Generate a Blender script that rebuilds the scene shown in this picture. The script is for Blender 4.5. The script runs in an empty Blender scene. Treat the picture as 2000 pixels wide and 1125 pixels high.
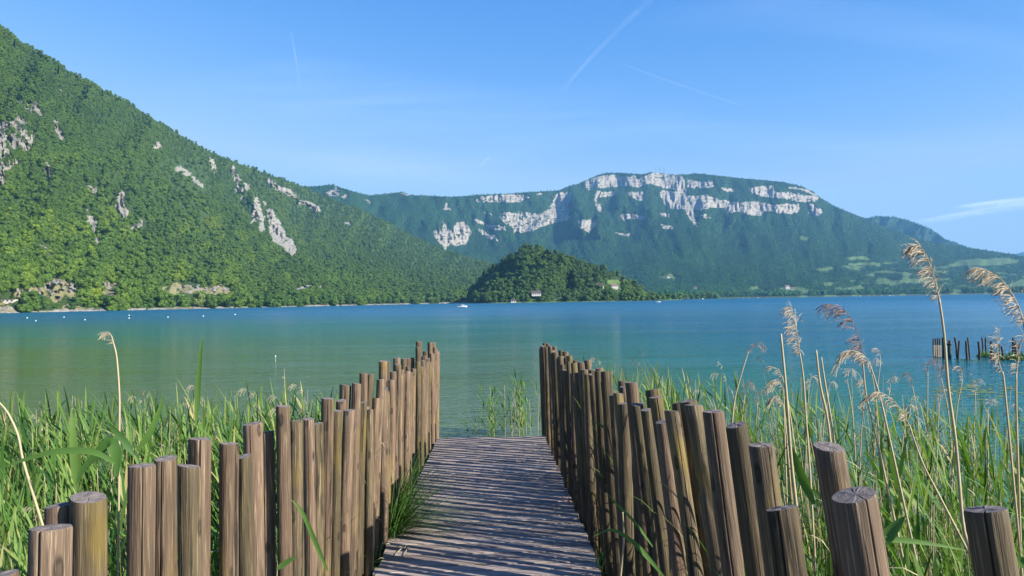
import bpy, bmesh, math, random
import numpy as np
from mathutils import Vector, Matrix, Euler

# ------------------------------------------------------------------ camera
W2, H2, FPX = 2000.0, 1125.0, 1500.0
CAM_H = 2.6
PITCH = math.atan(25.5 / FPX)
ROLL = math.atan(0.016)
X0 = np.array([1.0, 0, 0])
FW = np.array([0, math.cos(PITCH), math.sin(PITCH)])
U0 = np.array([0, -math.sin(PITCH), math.cos(PITCH)])
UP = math.cos(ROLL) * U0 + math.sin(ROLL) * X0
RT = math.cos(ROLL) * X0 - math.sin(ROLL) * U0
CAM = np.array([0, 0, CAM_H])
scene = bpy.context.scene
cam_data = bpy.data.cameras.new('camera')
cam = bpy.data.objects.new('camera', cam_data)
scene.collection.objects.link(cam)
cam.matrix_world = Matrix(((RT[0], UP[0], -FW[0], CAM[0]), (RT[1], UP[1], -FW[1], CAM[1]), (RT[2], UP[2], -FW[2], CAM[2]), (0, 0, 0, 1)))
cam_data.sensor_width = 36
cam_data.lens = FPX / W2 * 36
cam_data.clip_start = 0.05
cam_data.clip_end = 60000
scene.camera = cam

# ------------------------------------------------------------------ light
SUN_EL = math.radians(29)
SUN_AZ = math.radians(116.0)          # clockwise from +Y
TOSUN = Vector((math.sin(SUN_AZ) * math.cos(SUN_EL), math.cos(SUN_AZ) * math.cos(SUN_EL), math.sin(SUN_EL)))
sd = bpy.data.lights.new('sun', 'SUN')
sd.energy = 5.0
sd.angle = math.radians(0.53)
sd.color = (1.0, 0.95, 0.86)
sun = bpy.data.objects.new('sun', sd)
scene.collection.objects.link(sun)
sun.rotation_euler = TOSUN.to_track_quat('Z', 'Y').to_euler()
sun.location = (50, -30, 60)
world = bpy.data.worlds.new('World')
scene.world = world
world.use_nodes = True
wn = world.node_tree
wn.nodes.clear()
sky = wn.nodes.new('ShaderNodeTexSky')
sky.sky_type = 'NISHITA'
sky.sun_disc = False
sky.sun_elevation = SUN_EL
sky.sun_rotation = SUN_AZ
sky.altitude = 600
sky.air_density = 1.0
sky.dust_density = 0.25
sky.ozone_density = 3.0
bg = wn.nodes.new('ShaderNodeBackground')
bg.inputs[1].default_value = 0.08
wo = wn.nodes.new('ShaderNodeOutputWorld')
# deep summer blue: per-channel contrast of the sky model
SK = 0.13 * 2 ** 0.55
sp = wn.nodes.new('ShaderNodeSeparateColor'); cb = wn.nodes.new('ShaderNodeCombineColor')
wn.links.new(sky.outputs[0], sp.inputs[0])
for ch, (ref, outv, g) in enumerate(((.397, .42, 2.4), (.638, .61, 1.32), (.80, .92, .7))):
    dv = wn.nodes.new('ShaderNodeMath'); dv.operation = 'MULTIPLY'; dv.inputs[1].default_value = SK / ref
    pw = wn.nodes.new('ShaderNodeMath'); pw.operation = 'POWER'; pw.inputs[1].default_value = g
    ml = wn.nodes.new('ShaderNodeMath'); ml.operation = 'MULTIPLY'; ml.inputs[1].default_value = outv / (0.08 * 2 ** 1.25)
    wn.links.new(sp.outputs[ch], dv.inputs[0]); wn.links.new(dv.outputs[0], pw.inputs[0])
    mn = wn.nodes.new('ShaderNodeMath'); mn.operation = 'MINIMUM'; mn.inputs[1].default_value = (.56, .77, 1.0)[ch] / (0.08 * 2 ** 1.25)
    wn.links.new(pw.outputs[0], ml.inputs[0]); wn.links.new(ml.outputs[0], mn.inputs[0]); wn.links.new(mn.outputs[0], cb.inputs[ch])
wn.links.new(cb.outputs[0], bg.inputs[0])
wn.links.new(bg.outputs[0], wo.inputs[0])
vs = scene.view_settings
vs.view_transform = 'Standard'
vs.look = 'None'
vs.gamma = 1.0
vs.use_curve_mapping = False
vs.exposure = 1.25

HAZE = 5.8e-5

# ------------------------------------------------------------------ helpers
rng = np.random.default_rng(7)
random.seed(7)

def ray(px, py):
    """direction through a photograph pixel (2000 x 1125 frame), scaled to unit world depth y"""
    px = np.asarray(px, float); py = np.asarray(py, float)
    d = FW * FPX + (px[..., None] - 1000) * RT - (py[..., None] - 562.5) * UP
    return d / d[..., 1:2]

def at_depth(px, py, D):
    return CAM + ray(px, py) * np.asarray(D, float)[..., None]

def on_plane(px, py, z=0.0):
    r = ray(px, py)
    return CAM + r * ((z - CAM_H) / r[..., 2])[..., None]

def hash2(ix, iy, s):
    n = (ix.astype(np.int64) * 374761393 + iy.astype(np.int64) * 668265263 + s * 974634777) & 0xffffffff
    n = ((n ^ (n >> 13)) * 1274126177) & 0xffffffff
    n = n ^ (n >> 16)
    return (n & 0xffff) / 65535.0

def vnoise(x, y, s=0):
    x = np.asarray(x, float); y = np.asarray(y, float)
    x, y = np.broadcast_arrays(x, y)
    ix = np.floor(x); iy = np.floor(y)
    fx = x - ix; fy = y - iy
    fx = fx * fx * (3 - 2 * fx); fy = fy * fy * (3 - 2 * fy)
    a = hash2(ix, iy, s); b = hash2(ix + 1, iy, s); c = hash2(ix, iy + 1, s); d = hash2(ix + 1, iy + 1, s)
    return (a * (1 - fx) + b * fx) * (1 - fy) + (c * (1 - fx) + d * fx) * fy

def fbm(x, y, s=0, o=4):
    v = 0; a = .5; t = 0
    for k in range(o):
        v = v + a * vnoise(np.asarray(x) * 2 ** k, np.asarray(y) * 2 ** k, s + k * 17)
        t += a; a *= .5
    return v / t

def smooth(a, b, x):
    t = np.clip((x - a) / (b - a), 0, 1)
    return t * t * (3 - 2 * t)

def inpoly(x, y, poly):
    r = np.zeros(np.shape(x), bool)
    n = len(poly)
    for i in range(n):
        x1, y1 = poly[i]; x2, y2 = poly[(i + 1) % n]
        if y1 == y2:
            continue
        c = ((y1 > y) != (y2 > y)) & (x < (x2 - x1) * (y - y1) / (y2 - y1) + x1)
        r ^= c
    return r

def link(o, parent=None):
    scene.collection.objects.link(o)
    if parent is not None:
        o.parent = parent
    return o

def tag(o, label=None, cat=None, group=None, kind=None):
    if label: o['label'] = label
    if cat: o['category'] = cat
    if group: o['group'] = group
    if kind: o['kind'] = kind
    return o

def thing(name, label, cat, loc=(0, 0, 0), rz=0.0, group=None):
    o = bpy.data.objects.new(name, None)
    o.empty_display_size = .2
    o.location = loc
    o.rotation_euler = (0, 0, rz)
    link(o)
    return tag(o, label, cat, group)

def mesh_obj(name, verts, faces, mats, parent=None, smooth_=True, mi=None, do_link=True):
    me = bpy.data.meshes.new(name)
    me.from_pydata([tuple(v) for v in verts], [], [tuple(f) for f in faces])
    for m in (mats if isinstance(mats, (list, tuple)) else [mats]):
        me.materials.append(m)
    if smooth_:
        me.polygons.foreach_set('use_smooth', [True] * len(me.polygons))
    if mi is not None:
        me.polygons.foreach_set('material_index', mi)
    me.update()
    o = bpy.data.objects.new(name, me)
    if do_link:
        link(o, parent)
    return o

class MB:
    """collects simple shapes into one mesh"""
    def __init__(s):
        s.v = []; s.f = []; s.m = []
    def add(s, v, f, m=0):
        b = len(s.v)
        s.v.extend([tuple(p) for p in v])
        s.f.extend([tuple(b + i for i in q) for q in f])
        s.m.extend([m] * len(f))
    def box(s, c, d, rz=0.0, m=0, M=None):
        x, y, z = d[0] / 2, d[1] / 2, d[2] / 2
        R = Matrix.Rotation(rz, 3, 'Z') if M is None else M
        vs_ = [Vector(c) + R @ Vector((sx * x, sy * y, sz * z)) for sz in (-1, 1) for sx, sy in ((-1, -1), (1, -1), (1, 1), (-1, 1))]
        s.add(vs_, [(3, 2, 1, 0), (4, 5, 6, 7), (0, 1, 5, 4), (1, 2, 6, 5), (2, 3, 7, 6), (3, 0, 4, 7)], m)
    def tube(s, pts, rad, n=6, m=0, cap=True):
        pts = [Vector(p) for p in pts]
        if not hasattr(rad, '__len__'):
            rad = [rad] * len(pts)
        vs_ = []
        prev = None
        for i, p in enumerate(pts):
            a = pts[max(i - 1, 0)]; b = pts[min(i + 1, len(pts) - 1)]
            t = (b - a).normalized()
            if prev is None:
                u = t.cross(Vector((0, 0, 1)))
                if u.length < .05:
                    u = t.cross(Vector((1, 0, 0)))
                u.normalize()
            else:
                u = (prev - t * prev.dot(t)).normalized()
            prev = u
            w = t.cross(u)
            for k in range(n):
                an = 2 * math.pi * k / n
                vs_.append(p + (u * math.cos(an) + w * math.sin(an)) * rad[i])
        fs = []
        for i in range(len(pts) - 1):
            for k in range(n):
                k2 = (k + 1) % n
                fs.append((i * n + k, i * n + k2, (i + 1) * n + k2, (i + 1) * n + k))
        if cap:
            fs.append(tuple(range(n))[::-1]); fs.append(tuple((len(pts) - 1) * n + k for k in range(n)))
        s.add(vs_, fs, m)
    def blade(s, base, az, length, width, up=1.2, bend=1.3, seg=5, m=0, twist=0.0):
        """a leaf: starts at elevation `up`, bends over by `bend` radians along its length"""
        p = Vector(base); el = up; d = length / seg
        side = Vector((-math.sin(az + twist), math.cos(az + twist), 0))
        vs_ = []; 
        for i in range(seg + 1):
            t = i / seg
            w = width * .5 * (min(1.0, .35 + 3 * t) * (1 - t ** 2.2) + .02)
            vs_ += [p - side * w, p + side * w]
            p = p + Vector((math.cos(az) * math.cos(el), math.sin(az) * math.cos(el), math.sin(el))) * d
            el -= bend / seg * (0.4 + 1.2 * t)
        s.add(vs_, [(2 * i, 2 * i + 1, 2 * i + 3, 2 * i + 2) for i in range(seg)], m)
    def build(s, name, mats, parent=None, smooth_=False, do_link=True):
        return mesh_obj(name, s.v, s.f, mats, parent, smooth_, s.m, do_link)

# ------------------------------------------------------------------ materials
def new_mat(name):
    m = bpy.data.materials.new(name)
    m.use_nodes = True
    nt = m.node_tree
    nt.nodes.clear()
    out = nt.nodes.new('ShaderNodeOutputMaterial')
    return m, nt, out

class NT:
    def __init__(s, nt): s.nt = nt
    def n(s, typ, **kw):
        nd = s.nt.nodes.new(typ)
        for k, v in kw.items():
            if k.startswith('i_'):
                key = k[2:].replace('_', ' ')
                try: nd.inputs[key].default_value = v
                except KeyError: nd.inputs[int(key)].default_value = v
            else:
                setattr(nd, k, v)
        return nd
    def l(s, a, b): s.nt.links.new(a, b)
    def attr(s, name, typ='GEOMETRY'):
        return s.n('ShaderNodeAttribute', attribute_name=name, attribute_type=typ)
    def noise(s, vec, scale, detail=4, rough=.55, dist=0.0):
        nd = s.n('ShaderNodeTexNoise')
        nd.inputs['Scale'].default_value = scale
        nd.inputs['Detail'].default_value = detail
        nd.inputs['Roughness'].default_value = rough
        nd.inputs['Distortion'].default_value = dist
        if vec is not None: s.l(vec, nd.inputs['Vector'])
        return nd.outputs['Fac']
    def mapping(s, vec, scale=(1, 1, 1), loc=(0, 0, 0), rot=(0, 0, 0)):
        nd = s.n('ShaderNodeMapping')
        nd.inputs['Scale'].default_value = scale
        nd.inputs['Location'].default_value = loc
        nd.inputs['Rotation'].default_value = rot
        s.l(vec, nd.inputs['Vector'])
        return nd.outputs['Vector']
    def ramp(s, fac, stops, interp='LINEAR'):
        nd = s.n('ShaderNodeValToRGB')
        cr = nd.color_ramp
        cr.interpolation = interp
        while len(cr.elements) < len(stops): cr.elements.new(.5)
        for e, (p, c) in zip(cr.elements, stops):
            e.position = p
            e.color = (c, c, c, 1) if not hasattr(c, '__len__') else (*c[:3], 1)
        s.l(fac, nd.inputs['Fac'])
        return nd.outputs['Color']
    def mix(s, fac, a, b, mode='MIX'):
        nd = s.n('ShaderNodeMix', data_type='RGBA', blend_type=mode)
        for sock, v in ((nd.inputs[0], fac), (nd.inputs[6], a), (nd.inputs[7], b)):
            if hasattr(v, 'is_linked') or isinstance(v, bpy.types.NodeSocket): s.l(v, sock)
            elif hasattr(v, '__len__'): sock.default_value = (*v[:3], 1)
            else: sock.default_value = v
        return nd.outputs[2]
    def math(s, op, a, b=0.0, clamp=False):
        nd = s.n('ShaderNodeMath', operation=op, use_clamp=clamp)
        for sock, v in ((nd.inputs[0], a), (nd.inputs[1], b)):
            if isinstance(v, bpy.types.NodeSocket): s.l(v, sock)
            else: sock.default_value = v
        return nd.outputs[0]
    def bump(s, h, strength=.5, dist=.1, normal=None):
        nd = s.n('ShaderNodeBump')
        nd.inputs['Strength'].default_value = strength
        nd.inputs['Distance'].default_value = dist
        s.l(h, nd.inputs['Height'])
        if normal is not None: s.l(normal, nd.inputs['Normal'])
        return nd.outputs['Normal']
    def bsdf(s, col, rough=.8, normal=None, spec=.3, **kw):
        nd = s.n('ShaderNodeBsdfPrincipled')
        for sock, v in ((nd.inputs['Base Color'], col), (nd.inputs['Roughness'], rough)):
            if isinstance(v, bpy.types.NodeSocket): s.l(v, sock)
            elif hasattr(v, '__len__'): sock.default_value = (*v[:3], 1)
            else: sock.default_value = v
        nd.inputs['Specular IOR Level'].default_value = spec
        if normal is not None: s.l(normal, nd.inputs['Normal'])
        return nd

def simple_mat(name, col, rough=.7, var=.15, scale=3.0, spec=.3):
    m, nt, out = new_mat(name); k = NT(nt)
    tc = k.n('ShaderNodeTexCoord').outputs['Object']
    f = k.noise(tc, scale, 5)
    c = k.mix(f, [v * (1 - var) for v in col], [min(1, v * (1 + var)) for v in col])
    k.l(k.bsdf(c, rough, spec=spec).outputs[0], out.inputs['Surface'])
    return m

def foliage_mat(name, stops, attr_type='INSTANCER', transl=.25, nscale=6.0):
    m, nt, out = new_mat(name); k = NT(nt)
    t = k.attr('tint', attr_type).outputs['Fac']
    tc = k.n('ShaderNodeTexCoord').outputs['Object']
    nz = k.noise(tc, nscale, 3)
    f = k.math('ADD', t, k.math('MULTIPLY', k.math('SUBTRACT', nz, .5), .35), True)
    c = k.ramp(f, stops)
    b = k.bsdf(c, .6, spec=.25)
    tr = k.n('ShaderNodeBsdfTranslucent')
    k.l(k.mix(1.0, c, (1.0, 1.15, .45), 'MULTIPLY'), tr.inputs['Color'])
    ms = k.n('ShaderNodeMixShader'); ms.inputs[0].default_value = transl
    k.l(b.outputs[0], ms.inputs[1]); k.l(tr.outputs[0], ms.inputs[2])
    k.l(ms.outputs[0], out.inputs['Surface'])
    return m

CROWN = foliage_mat('broadleaf_crown', [(0.0, (.055, .105, .020)), (.4, (.095, .170, .020)), (.75, (.145, .220, .020)), (1.0, (.21, .28, .018))])
BARK = simple_mat('bark', (.12, .09, .065), .9, .3, 8)

def terrain_mat(name, soil, rockc, fieldc, bump_h=6.0, cell=1.0, rcell=None):
    rcell = rcell or cell
    m, nt, out = new_mat(name); k = NT(nt)
    geo = k.n('ShaderNodeTexCoord').outputs['Object']
    rock = k.attr('rock').outputs['Fac']
    field = k.attr('field').outputs['Fac']
    green = k.mix(k.noise(geo, .02 / cell, 5), [v * .7 for v in soil], [v * 1.35 for v in soil])
    n1 = k.noise(k.mapping(geo, (1, 1, 3.0)), .045 / rcell, 6, .7)
    n2 = k.noise(k.mapping(geo, (1, 1, .12)), .09 / rcell, 5, .65)
    rc = k.mix(n1, [v * .72 for v in rockc], [min(.9, v * 1.22) for v in rockc])
    rc = k.mix(k.ramp(n2, [(.34, .6), (.46, 0.0)]), rc, [rockc[0] * .30, rockc[1] * .32, rockc[2] * .34])
    strat = k.noise(k.mapping(geo, (.12, .12, 1.0)), .11 / rcell, 3)
    scrub = k.noise(geo, .07 / rcell, 5, .7)
    rc = k.mix(k.ramp(scrub, [(.54, 0.0), (.62, .85)]), rc, (.05, .09, .035))
    rc = k.mix(k.ramp(strat, [(.38, .6), (.46, 0.0)]), rc, [rockc[0] * .42, rockc[1] * .42, rockc[2] * .40])
    fc = k.mix(k.noise(geo, .03 / cell, 4), [v * .8 for v in fieldc], [v * 1.2 for v in fieldc])
    c = k.mix(field, green, fc)
    c = k.mix(k.ramp(rock, [(.3, 0.0), (.55, 1.0)]), c, rc)
    h = k.math('ADD', k.math('MULTIPLY', n1, 1.0), k.math('MULTIPLY', n2, 1.0))
    nb = k.bump(h, .8, bump_h)
    k.l(k.bsdf(c, .9, nb, .1).outputs[0], out.inputs['Surface'])
    return m

def set_attr(me, name, arr):
    a = me.attributes.new(name, 'FLOAT', 'POINT')
    a.data.foreach_set('value', np.asarray(arr, float).ravel())

# ------------------------------------------------------------------ instancing helper (stuff only)
def source_collection(name, objs):
    c = bpy.data.collections.new(name)
    for o in objs: c.objects.link(o)
    return c

_groups = {}
def inst_group(coll):
    if coll.name in _groups: return _groups[coll.name]
    g = bpy.data.node_groups.new('spread_' + coll.name, 'GeometryNodeTree')
    g.interface.new_socket('Geometry', in_out='INPUT', socket_type='NodeSocketGeometry')
    g.interface.new_socket('Geometry', in_out='OUTPUT', socket_type='NodeSocketGeometry')
    gi = g.nodes.new('NodeGroupInput'); go = g.nodes.new('NodeGroupOutput')
    ip = g.nodes.new('GeometryNodeInstanceOnPoints')
    ci = g.nodes.new('GeometryNodeCollectionInfo')
    ci.inputs['Collection'].default_value = coll
    ci.inputs['Separate Children'].default_value = True
    ci.inputs['Reset Children'].default_value = True
    ip.inputs['Pick Instance'].default_value = True
    def na(nm, dt):
        x = g.nodes.new('GeometryNodeInputNamedAttribute'); x.data_type = dt
        x.inputs['Name'].default_value = nm
        return x.outputs['Attribute']
    e2r = g.nodes.new('FunctionNodeEulerToRotation')
    g.links.new(na('rot', 'FLOAT_VECTOR'), e2r.inputs[0])
    g.links.new(gi.outputs[0], ip.inputs['Points'])
    g.links.new(ci.outputs[0], ip.inputs['Instance'])
    g.links.new(na('idx', 'INT'), ip.inputs['Instance Index'])
    g.links.new(e2r.outputs[0], ip.inputs['Rotation'])
    g.links.new(na('scl', 'FLOAT_VECTOR'), ip.inputs['Scale'])
    g.links.new(ip.outputs[0], go.inputs[0])
    _groups[coll.name] = g
    return g

def spread(name, P, rot, scl, idx, tint, coll):
    P = np.asarray(P, float); n = len(P)
    me = bpy.data.meshes.new(name)
    me.vertices.add(n)
    me.vertices.foreach_set('co', P.ravel())
    a = me.attributes.new('rot', 'FLOAT_VECTOR', 'POINT'); a.data.foreach_set('vector', np.asarray(rot, float).ravel())
    scl = np.asarray(scl, float)
    if scl.ndim == 1: scl = np.repeat(scl[:, None], 3, 1)
    a = me.attributes.new('scl', 'FLOAT_VECTOR', 'POINT'); a.data.foreach_set('vector', scl.ravel())
    a = me.attributes.new('idx', 'INT', 'POINT'); a.data.foreach_set('value', np.asarray(idx, np.int32))
    set_attr(me, 'tint', tint)
    me.update()
    o = bpy.data.objects.new(name, me)
    link(o)
    md = o.modifiers.new('spread', 'NODES')
    md.node_group = inst_group(coll)
    return o

# ------------------------------------------------------------------ crowns
FARCROWN = foliage_mat('haze_tinted_far_crown', [(0.0, (.026, .090, .030)), (.4, (.055, .165, .040)), (.75, (.095, .22, .042)), (1.0, (.14, .26, .045))])  # less red and more blue than near crowns: haze painted into the leaves

def crown_mesh(name, seed, lobes=16, leaves=480, conical=False, leaf=.055, do_link=False, mat=None):
    """unit-height crown: lumpy inner masses plus many small leaf clumps"""
    r = random.Random(seed)
    mb = MB()
    ls = []
    for i in range(lobes):
        h = r.uniform(.16, .86)
        rr = (.40 * math.sqrt(max(.05, 1 - ((h - .45) / .52) ** 2))) if not conical else .30 * (1.02 - h)
        a = r.uniform(0, 2 * math.pi); q = rr * r.uniform(.35, .8)
        ls.append((Vector((math.cos(a) * q, math.sin(a) * q, h)), r.uniform(.13, .22) * (1 if not conical else .62 * (1.3 - h))))
    ls.append((Vector((0, 0, .80 if not conical else .9)), .15 if not conical else .06))
    ls.append((Vector((0, 0, .42)), .27 if not conical else .15))
    for c, rad in ls:
        n1, n2 = 5, 7
        vs_ = []
        for i in range(n1 + 1):
            th = math.pi * i / n1
            for j in range(n2):
                ph = 2 * math.pi * (j + .5 * (i % 2)) / n2
                k = rad * r.uniform(.78, 1.02) * .9
                vs_.append(c + Vector((math.sin(th) * math.cos(ph), math.sin(th) * math.sin(ph), math.cos(th) * .85)) * k)
        fs = []
        for i in range(n1):
            for j in range(n2):
                fs.append((i * n2 + j, (i + 1) * n2 + j, (i + 1) * n2 + (j + 1) % n2, i * n2 + (j + 1) % n2))
        mb.add(vs_, fs)
    for i in range(leaves):
        c, rad = r.choice(ls)
        d = Vector((r.gauss(0, 1), r.gauss(0, 1), r.gauss(.25, 1))).normalized()
        p = c + d * rad * r.uniform(.85, 1.18)
        nrm = (d + Vector((r.uniform(-1, 1), r.uniform(-1, 1), r.uniform(-1, 1))) * .6).normalized()
        u = nrm.orthogonal().normalized(); w = nrm.cross(u)
        a = r.uniform(0, 6.28); u, w = u * math.cos(a) + w * math.sin(a), w * math.cos(a) - u * math.sin(a)
        s = leaf * r.uniform(.5, 1.2)
        mb.add([p - u * s, p - w * s * .6, p + u * s, p + w * s * .6 + nrm * s * .2], [(0, 1, 2, 3)])
    return mb.build(name, mat or CROWN, None, False, do_link)

crown_srcs = [crown_mesh('crown_source', 100 + i) for i in range(6)] + [crown_mesh('crown_source', 120 + i, 12, 380, True, .045) for i in range(2)]
CROWNS = source_collection('crowns', crown_srcs)
# small light crowns for the woods kilometres away
far_srcs = [crown_mesh('far_crown_source', 140 + i, 5, 70, False, .11, False, FARCROWN) for i in range(4)] + [crown_mesh('far_crown_source', 150, 5, 60, True, .09, False, FARCROWN)]
FARCROWNS = source_collection('far_crowns', far_srcs)

# ------------------------------------------------------------------ terrain built over the azimuths the lake shore spans
def interp(tab, x):
    t = sorted(tab)
    return np.interp(x, [a for a, b in t], [b for a, b in t])

class Hill:
    def __init__(s, name, us, nv, base, sil, dtop, mat, g=lambda t: t, dfun=None, rockf=None, fieldf=None, drop=0.0, zbase=-1.0, back=900.0):
        us = np.asarray(us, float); s.us = us; s.nv = nv
        Db = interp(base, us); ys = interp(sil, us); Dt = interp(dtop, us)
        ys = ys + drop * FPX / Dt                     # leave room for the trees standing on the crest
        r0 = ray(us, np.full_like(us, 600.0))
        # pixel row where the foot (z = zbase) of each column shows
        lo = np.full_like(us, 400.0); hi = np.full_like(us, 1100.0)
        for _ in range(40):
            mid = (lo + hi) / 2
            z = CAM_H + ray(us, mid)[:, 2] * Db
            up = z > zbase
            lo = np.where(up, mid, lo); hi = np.where(up, hi, mid)
        s.yb = (lo + hi) / 2; s.ys = np.minimum(ys, s.yb - 1.0)
        t = np.linspace(0, 1, nv)[:, None]
        PY = s.yb[None] * (1 - t) + s.ys[None] * t
        PX = np.repeat(us[None], nv, 0)
        D = Db[None] + (Dt - Db)[None] * g(t)
        if dfun is not None:
            D = D + dfun(PX, PY, t + 0 * PX) * smooth(0, .06, t)
        P = at_depth(PX, PY, D)
        s.P = P; s.PX = PX; s.PY = PY
        rock = rockf(PX, PY) if rockf else np.zeros_like(PX)
        field = fieldf(PX, PY) if fieldf else np.zeros_like(PX)
        s.rock = rock; s.field = field
        # back slope beyond the crest
        nb = 6
        B = []
        for k in range(1, nb + 1):
            q = P[-1].copy()
            f = k / nb
            dirh = q[:, :2] / np.linalg.norm(q[:, :2], axis=1, keepdims=True)
            q[:, :2] += dirh * back * f
            q[:, 2] = q[:, 2] * (1 - f ** 1.3) - 3 * f
            B.append(q)
        allP = np.concatenate([P, np.array(B)], 0)
        rows, cols = allP.shape[:2]
        idx = np.arange(rows * cols).reshape(rows, cols)
        F = np.stack([idx[:-1, :-1], idx[:-1, 1:], idx[1:, 1:], idx[1:, :-1]], -1).reshape(-1, 4)
        me = bpy.data.meshes.new(name)
        me.vertices.add(rows * cols); me.vertices.foreach_set('co', allP.ravel())
        me.loops.add(len(F) * 4); me.loops.foreach_set('vertex_index', F.ravel().astype(np.int32))
        me.polygons.add(len(F))
        me.polygons.foreach_set('loop_start', np.arange(0, len(F) * 4, 4, dtype=np.int32))
        me.polygons.foreach_set('loop_total', np.full(len(F), 4, np.int32))
        me.update(calc_edges=True)
        me.polygons.foreach_set('use_smooth', [True] * len(F))
        pad = np.zeros((nb, cols))
        set_attr(me, 'rock', np.concatenate([rock, pad])); set_attr(me, 'field', np.concatenate([field, pad]))
        me.materials.append(mat)
        s.o = link(bpy.data.objects.new(name, me))
        tag(s.o, kind='structure')
    def sample(s, px, py):
        yb = np.interp(px, s.us, s.yb); ys = np.interp(px, s.us, s.ys)
        t = (yb - py) / (yb - ys)
        ok = (t >= 0) & (t <= 1) & (px > s.us[0]) & (px < s.us[-1])
        fi = np.clip(np.interp(px, s.us, np.arange(len(s.us))), 0, len(s.us) - 1.001); fj = np.clip(t * (s.nv - 1), 0, s.nv - 1.001)
        i = fi.astype(int); j = fj.astype(int); a = (fi - i)[:, None]; b = (fj - j)[:, None]
        P = s.P
        q = (P[j, i] * (1 - a) + P[j, i + 1] * a) * (1 - b) + (P[j + 1, i] * (1 - a) + P[j + 1, i + 1] * a) * b
        return q, ok, s.rock[j, i], s.field[j, i]

def forest(name, hill, x0, x1, y0, y1, step, hts, coll, ncol, tintf, label, keep=None, conif=0.1, sq=1.0):
    step = float(step)
    gx, gy = np.meshgrid(np.arange(x0, x1, step), np.arange(y0, y1, step * .8))
    px = (gx + rng.uniform(-.5, .5, gx.shape) * step * 1.1).ravel()
    py = (gy + rng.uniform(-.5, .5, gy.shape) * step * .9).ravel()
    q, ok, rk, fd = hill.sample(px, py)
    ok &= (rk < .35) & (fd < .5)
    hp = (.6 * hts[0] + .4 * hts[1]) * FPX / q[:, 1]
    for k in (.25, .5, .75, 1.0):
        _, o2, r2, f2 = hill.sample(px, py - hp * k)
        ok &= ~(o2 & ((r2 > .5) | (f2 > .5)) & (rng.random(len(px)) < (1.0 if k < .9 else .6)))
    if keep is not None: ok &= keep(px, py)
    q = q[ok]; px = px[ok]; py = py[ok]
    n = len(q)
    h = hts[0] + (hts[1] - hts[0]) * rng.random(n) ** 1.3
    sc = np.stack([h * sq * rng.uniform(.85, 1.25, n), h * sq * rng.uniform(.85, 1.25, n), h], 1)
    q[:, 2] -= .12 * h
    idx = rng.integers(0, ncol, n)
    cf = rng.random(n) < conif
    idx = np.where(cf, ncol, idx)
    rot = np.stack([rng.normal(0, .08, n), rng.normal(0, .08, n), rng.uniform(0, 6.28, n)], 1)
    tint = np.clip(tintf(px, py, q) + rng.normal(0, .07, n) - .25 * cf, 0, 1)
    o = spread(name, q, rot, sc, idx, tint, coll)
    tag(o, label, 'forest', kind='stuff')
    return o, n

def z1(pts, s, ox, oy): return [(ox + x / s, oy + y / s) for x, y in pts]
# ------------------------------------------------------------------ left mountain
A_rock = [z1(p, 3.309, 400, 280) for p in [
    [(172, 138), (195, 150), (205, 190), (228, 230), (222, 265), (250, 300), (242, 325), (190, 305), (200, 270), (180, 220)],
    [(252, 258), (285, 265), (296, 290), (262, 315)], [(232, 340), (255, 345), (250, 375), (232, 370)],
    [(310, 330), (350, 350), (362, 420), (380, 470), (388, 560), (362, 575), (345, 490), (300, 520), (290, 440), (310, 400)],
    [(375, 370), (400, 385), (385, 410)],
    [(385, 428), (430, 420), (470, 480), (500, 525), (520, 570), (545, 610), (590, 665), (592, 690), (575, 720), (545, 722), (500, 670), (430, 625), (408, 560), (400, 500)],
    [(395, 228), (410, 225), (445, 245), (500, 285), (560, 305), (590, 325), (605, 350), (590, 365), (520, 332), (440, 285), (400, 250)],
    [(590, 370), (660, 368), (700, 392), (745, 430), (735, 447), (690, 425), (640, 395), (600, 388)],
    [(895, 505), (940, 515), (942, 530), (900, 520)], [(25, 92), (45, 90), (72, 150), (62, 195), (45, 160)],
    [(580, 940), (640, 920), (700, 925), (640, 940), (590, 950)], [(725, 915), (750, 915), (755, 930), (735, 935)]]]
A_rock += [z1(p, 2.812, 0, 0) for p in [
    [(95, 535), (165, 600), (150, 615), (110, 580)], [(155, 550), (190, 560), (230, 625), (180, 610)],
    [(-60, 700), (10, 690), (60, 680), (75, 730), (130, 700), (170, 760), (120, 790), (50, 800), (0, 870), (-60, 860)],
    [(310, 705), (345, 750), (322, 752)], [(245, 890), (275, 920), (280, 965), (262, 985)],
    [(-40, 930), (10, 940), (18, 1000), (-40, 1010)], [(835, 800), (870, 780), (882, 805), (860, 812)],
    [(965, 910), (1000, 920), (1038, 945), (1020, 952), (980, 935)], [(1055, 970), (1075, 975), (1112, 1020), (1070, 1002)],
    [(490, 1015), (530, 1045), (505, 1058)], [(325, 485), (345, 500), (330, 505)], [(10, 505), (40, 520), (30, 540)]]]
A_rock += [z1(p, 3.75, 0, 350) for p in [
    [(655, 40), (707, 78), (665, 92)], [(848, 162), (890, 112), (922, 118), (905, 160), (915, 190), (932, 235), (905, 257), (870, 205)],
    [(622, 322), (650, 290), (655, 268), (690, 300), (717, 322), (690, 350), (668, 372), (650, 345)],
    [(668, 398), (700, 410), (715, 450), (705, 500), (680, 505), (690, 450)], [(640, 205), (665, 215), (655, 235)],
    [(998, 298), (1022, 300), (1042, 332), (1000, 345), (972, 362), (965, 345), (1008, 328)],
    [(268, 468), (300, 475), (345, 505), (372, 550), (397, 588), (370, 592), (355, 555), (318, 525)], [(230, 420), (245, 432), (232, 437)]]]
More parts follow.
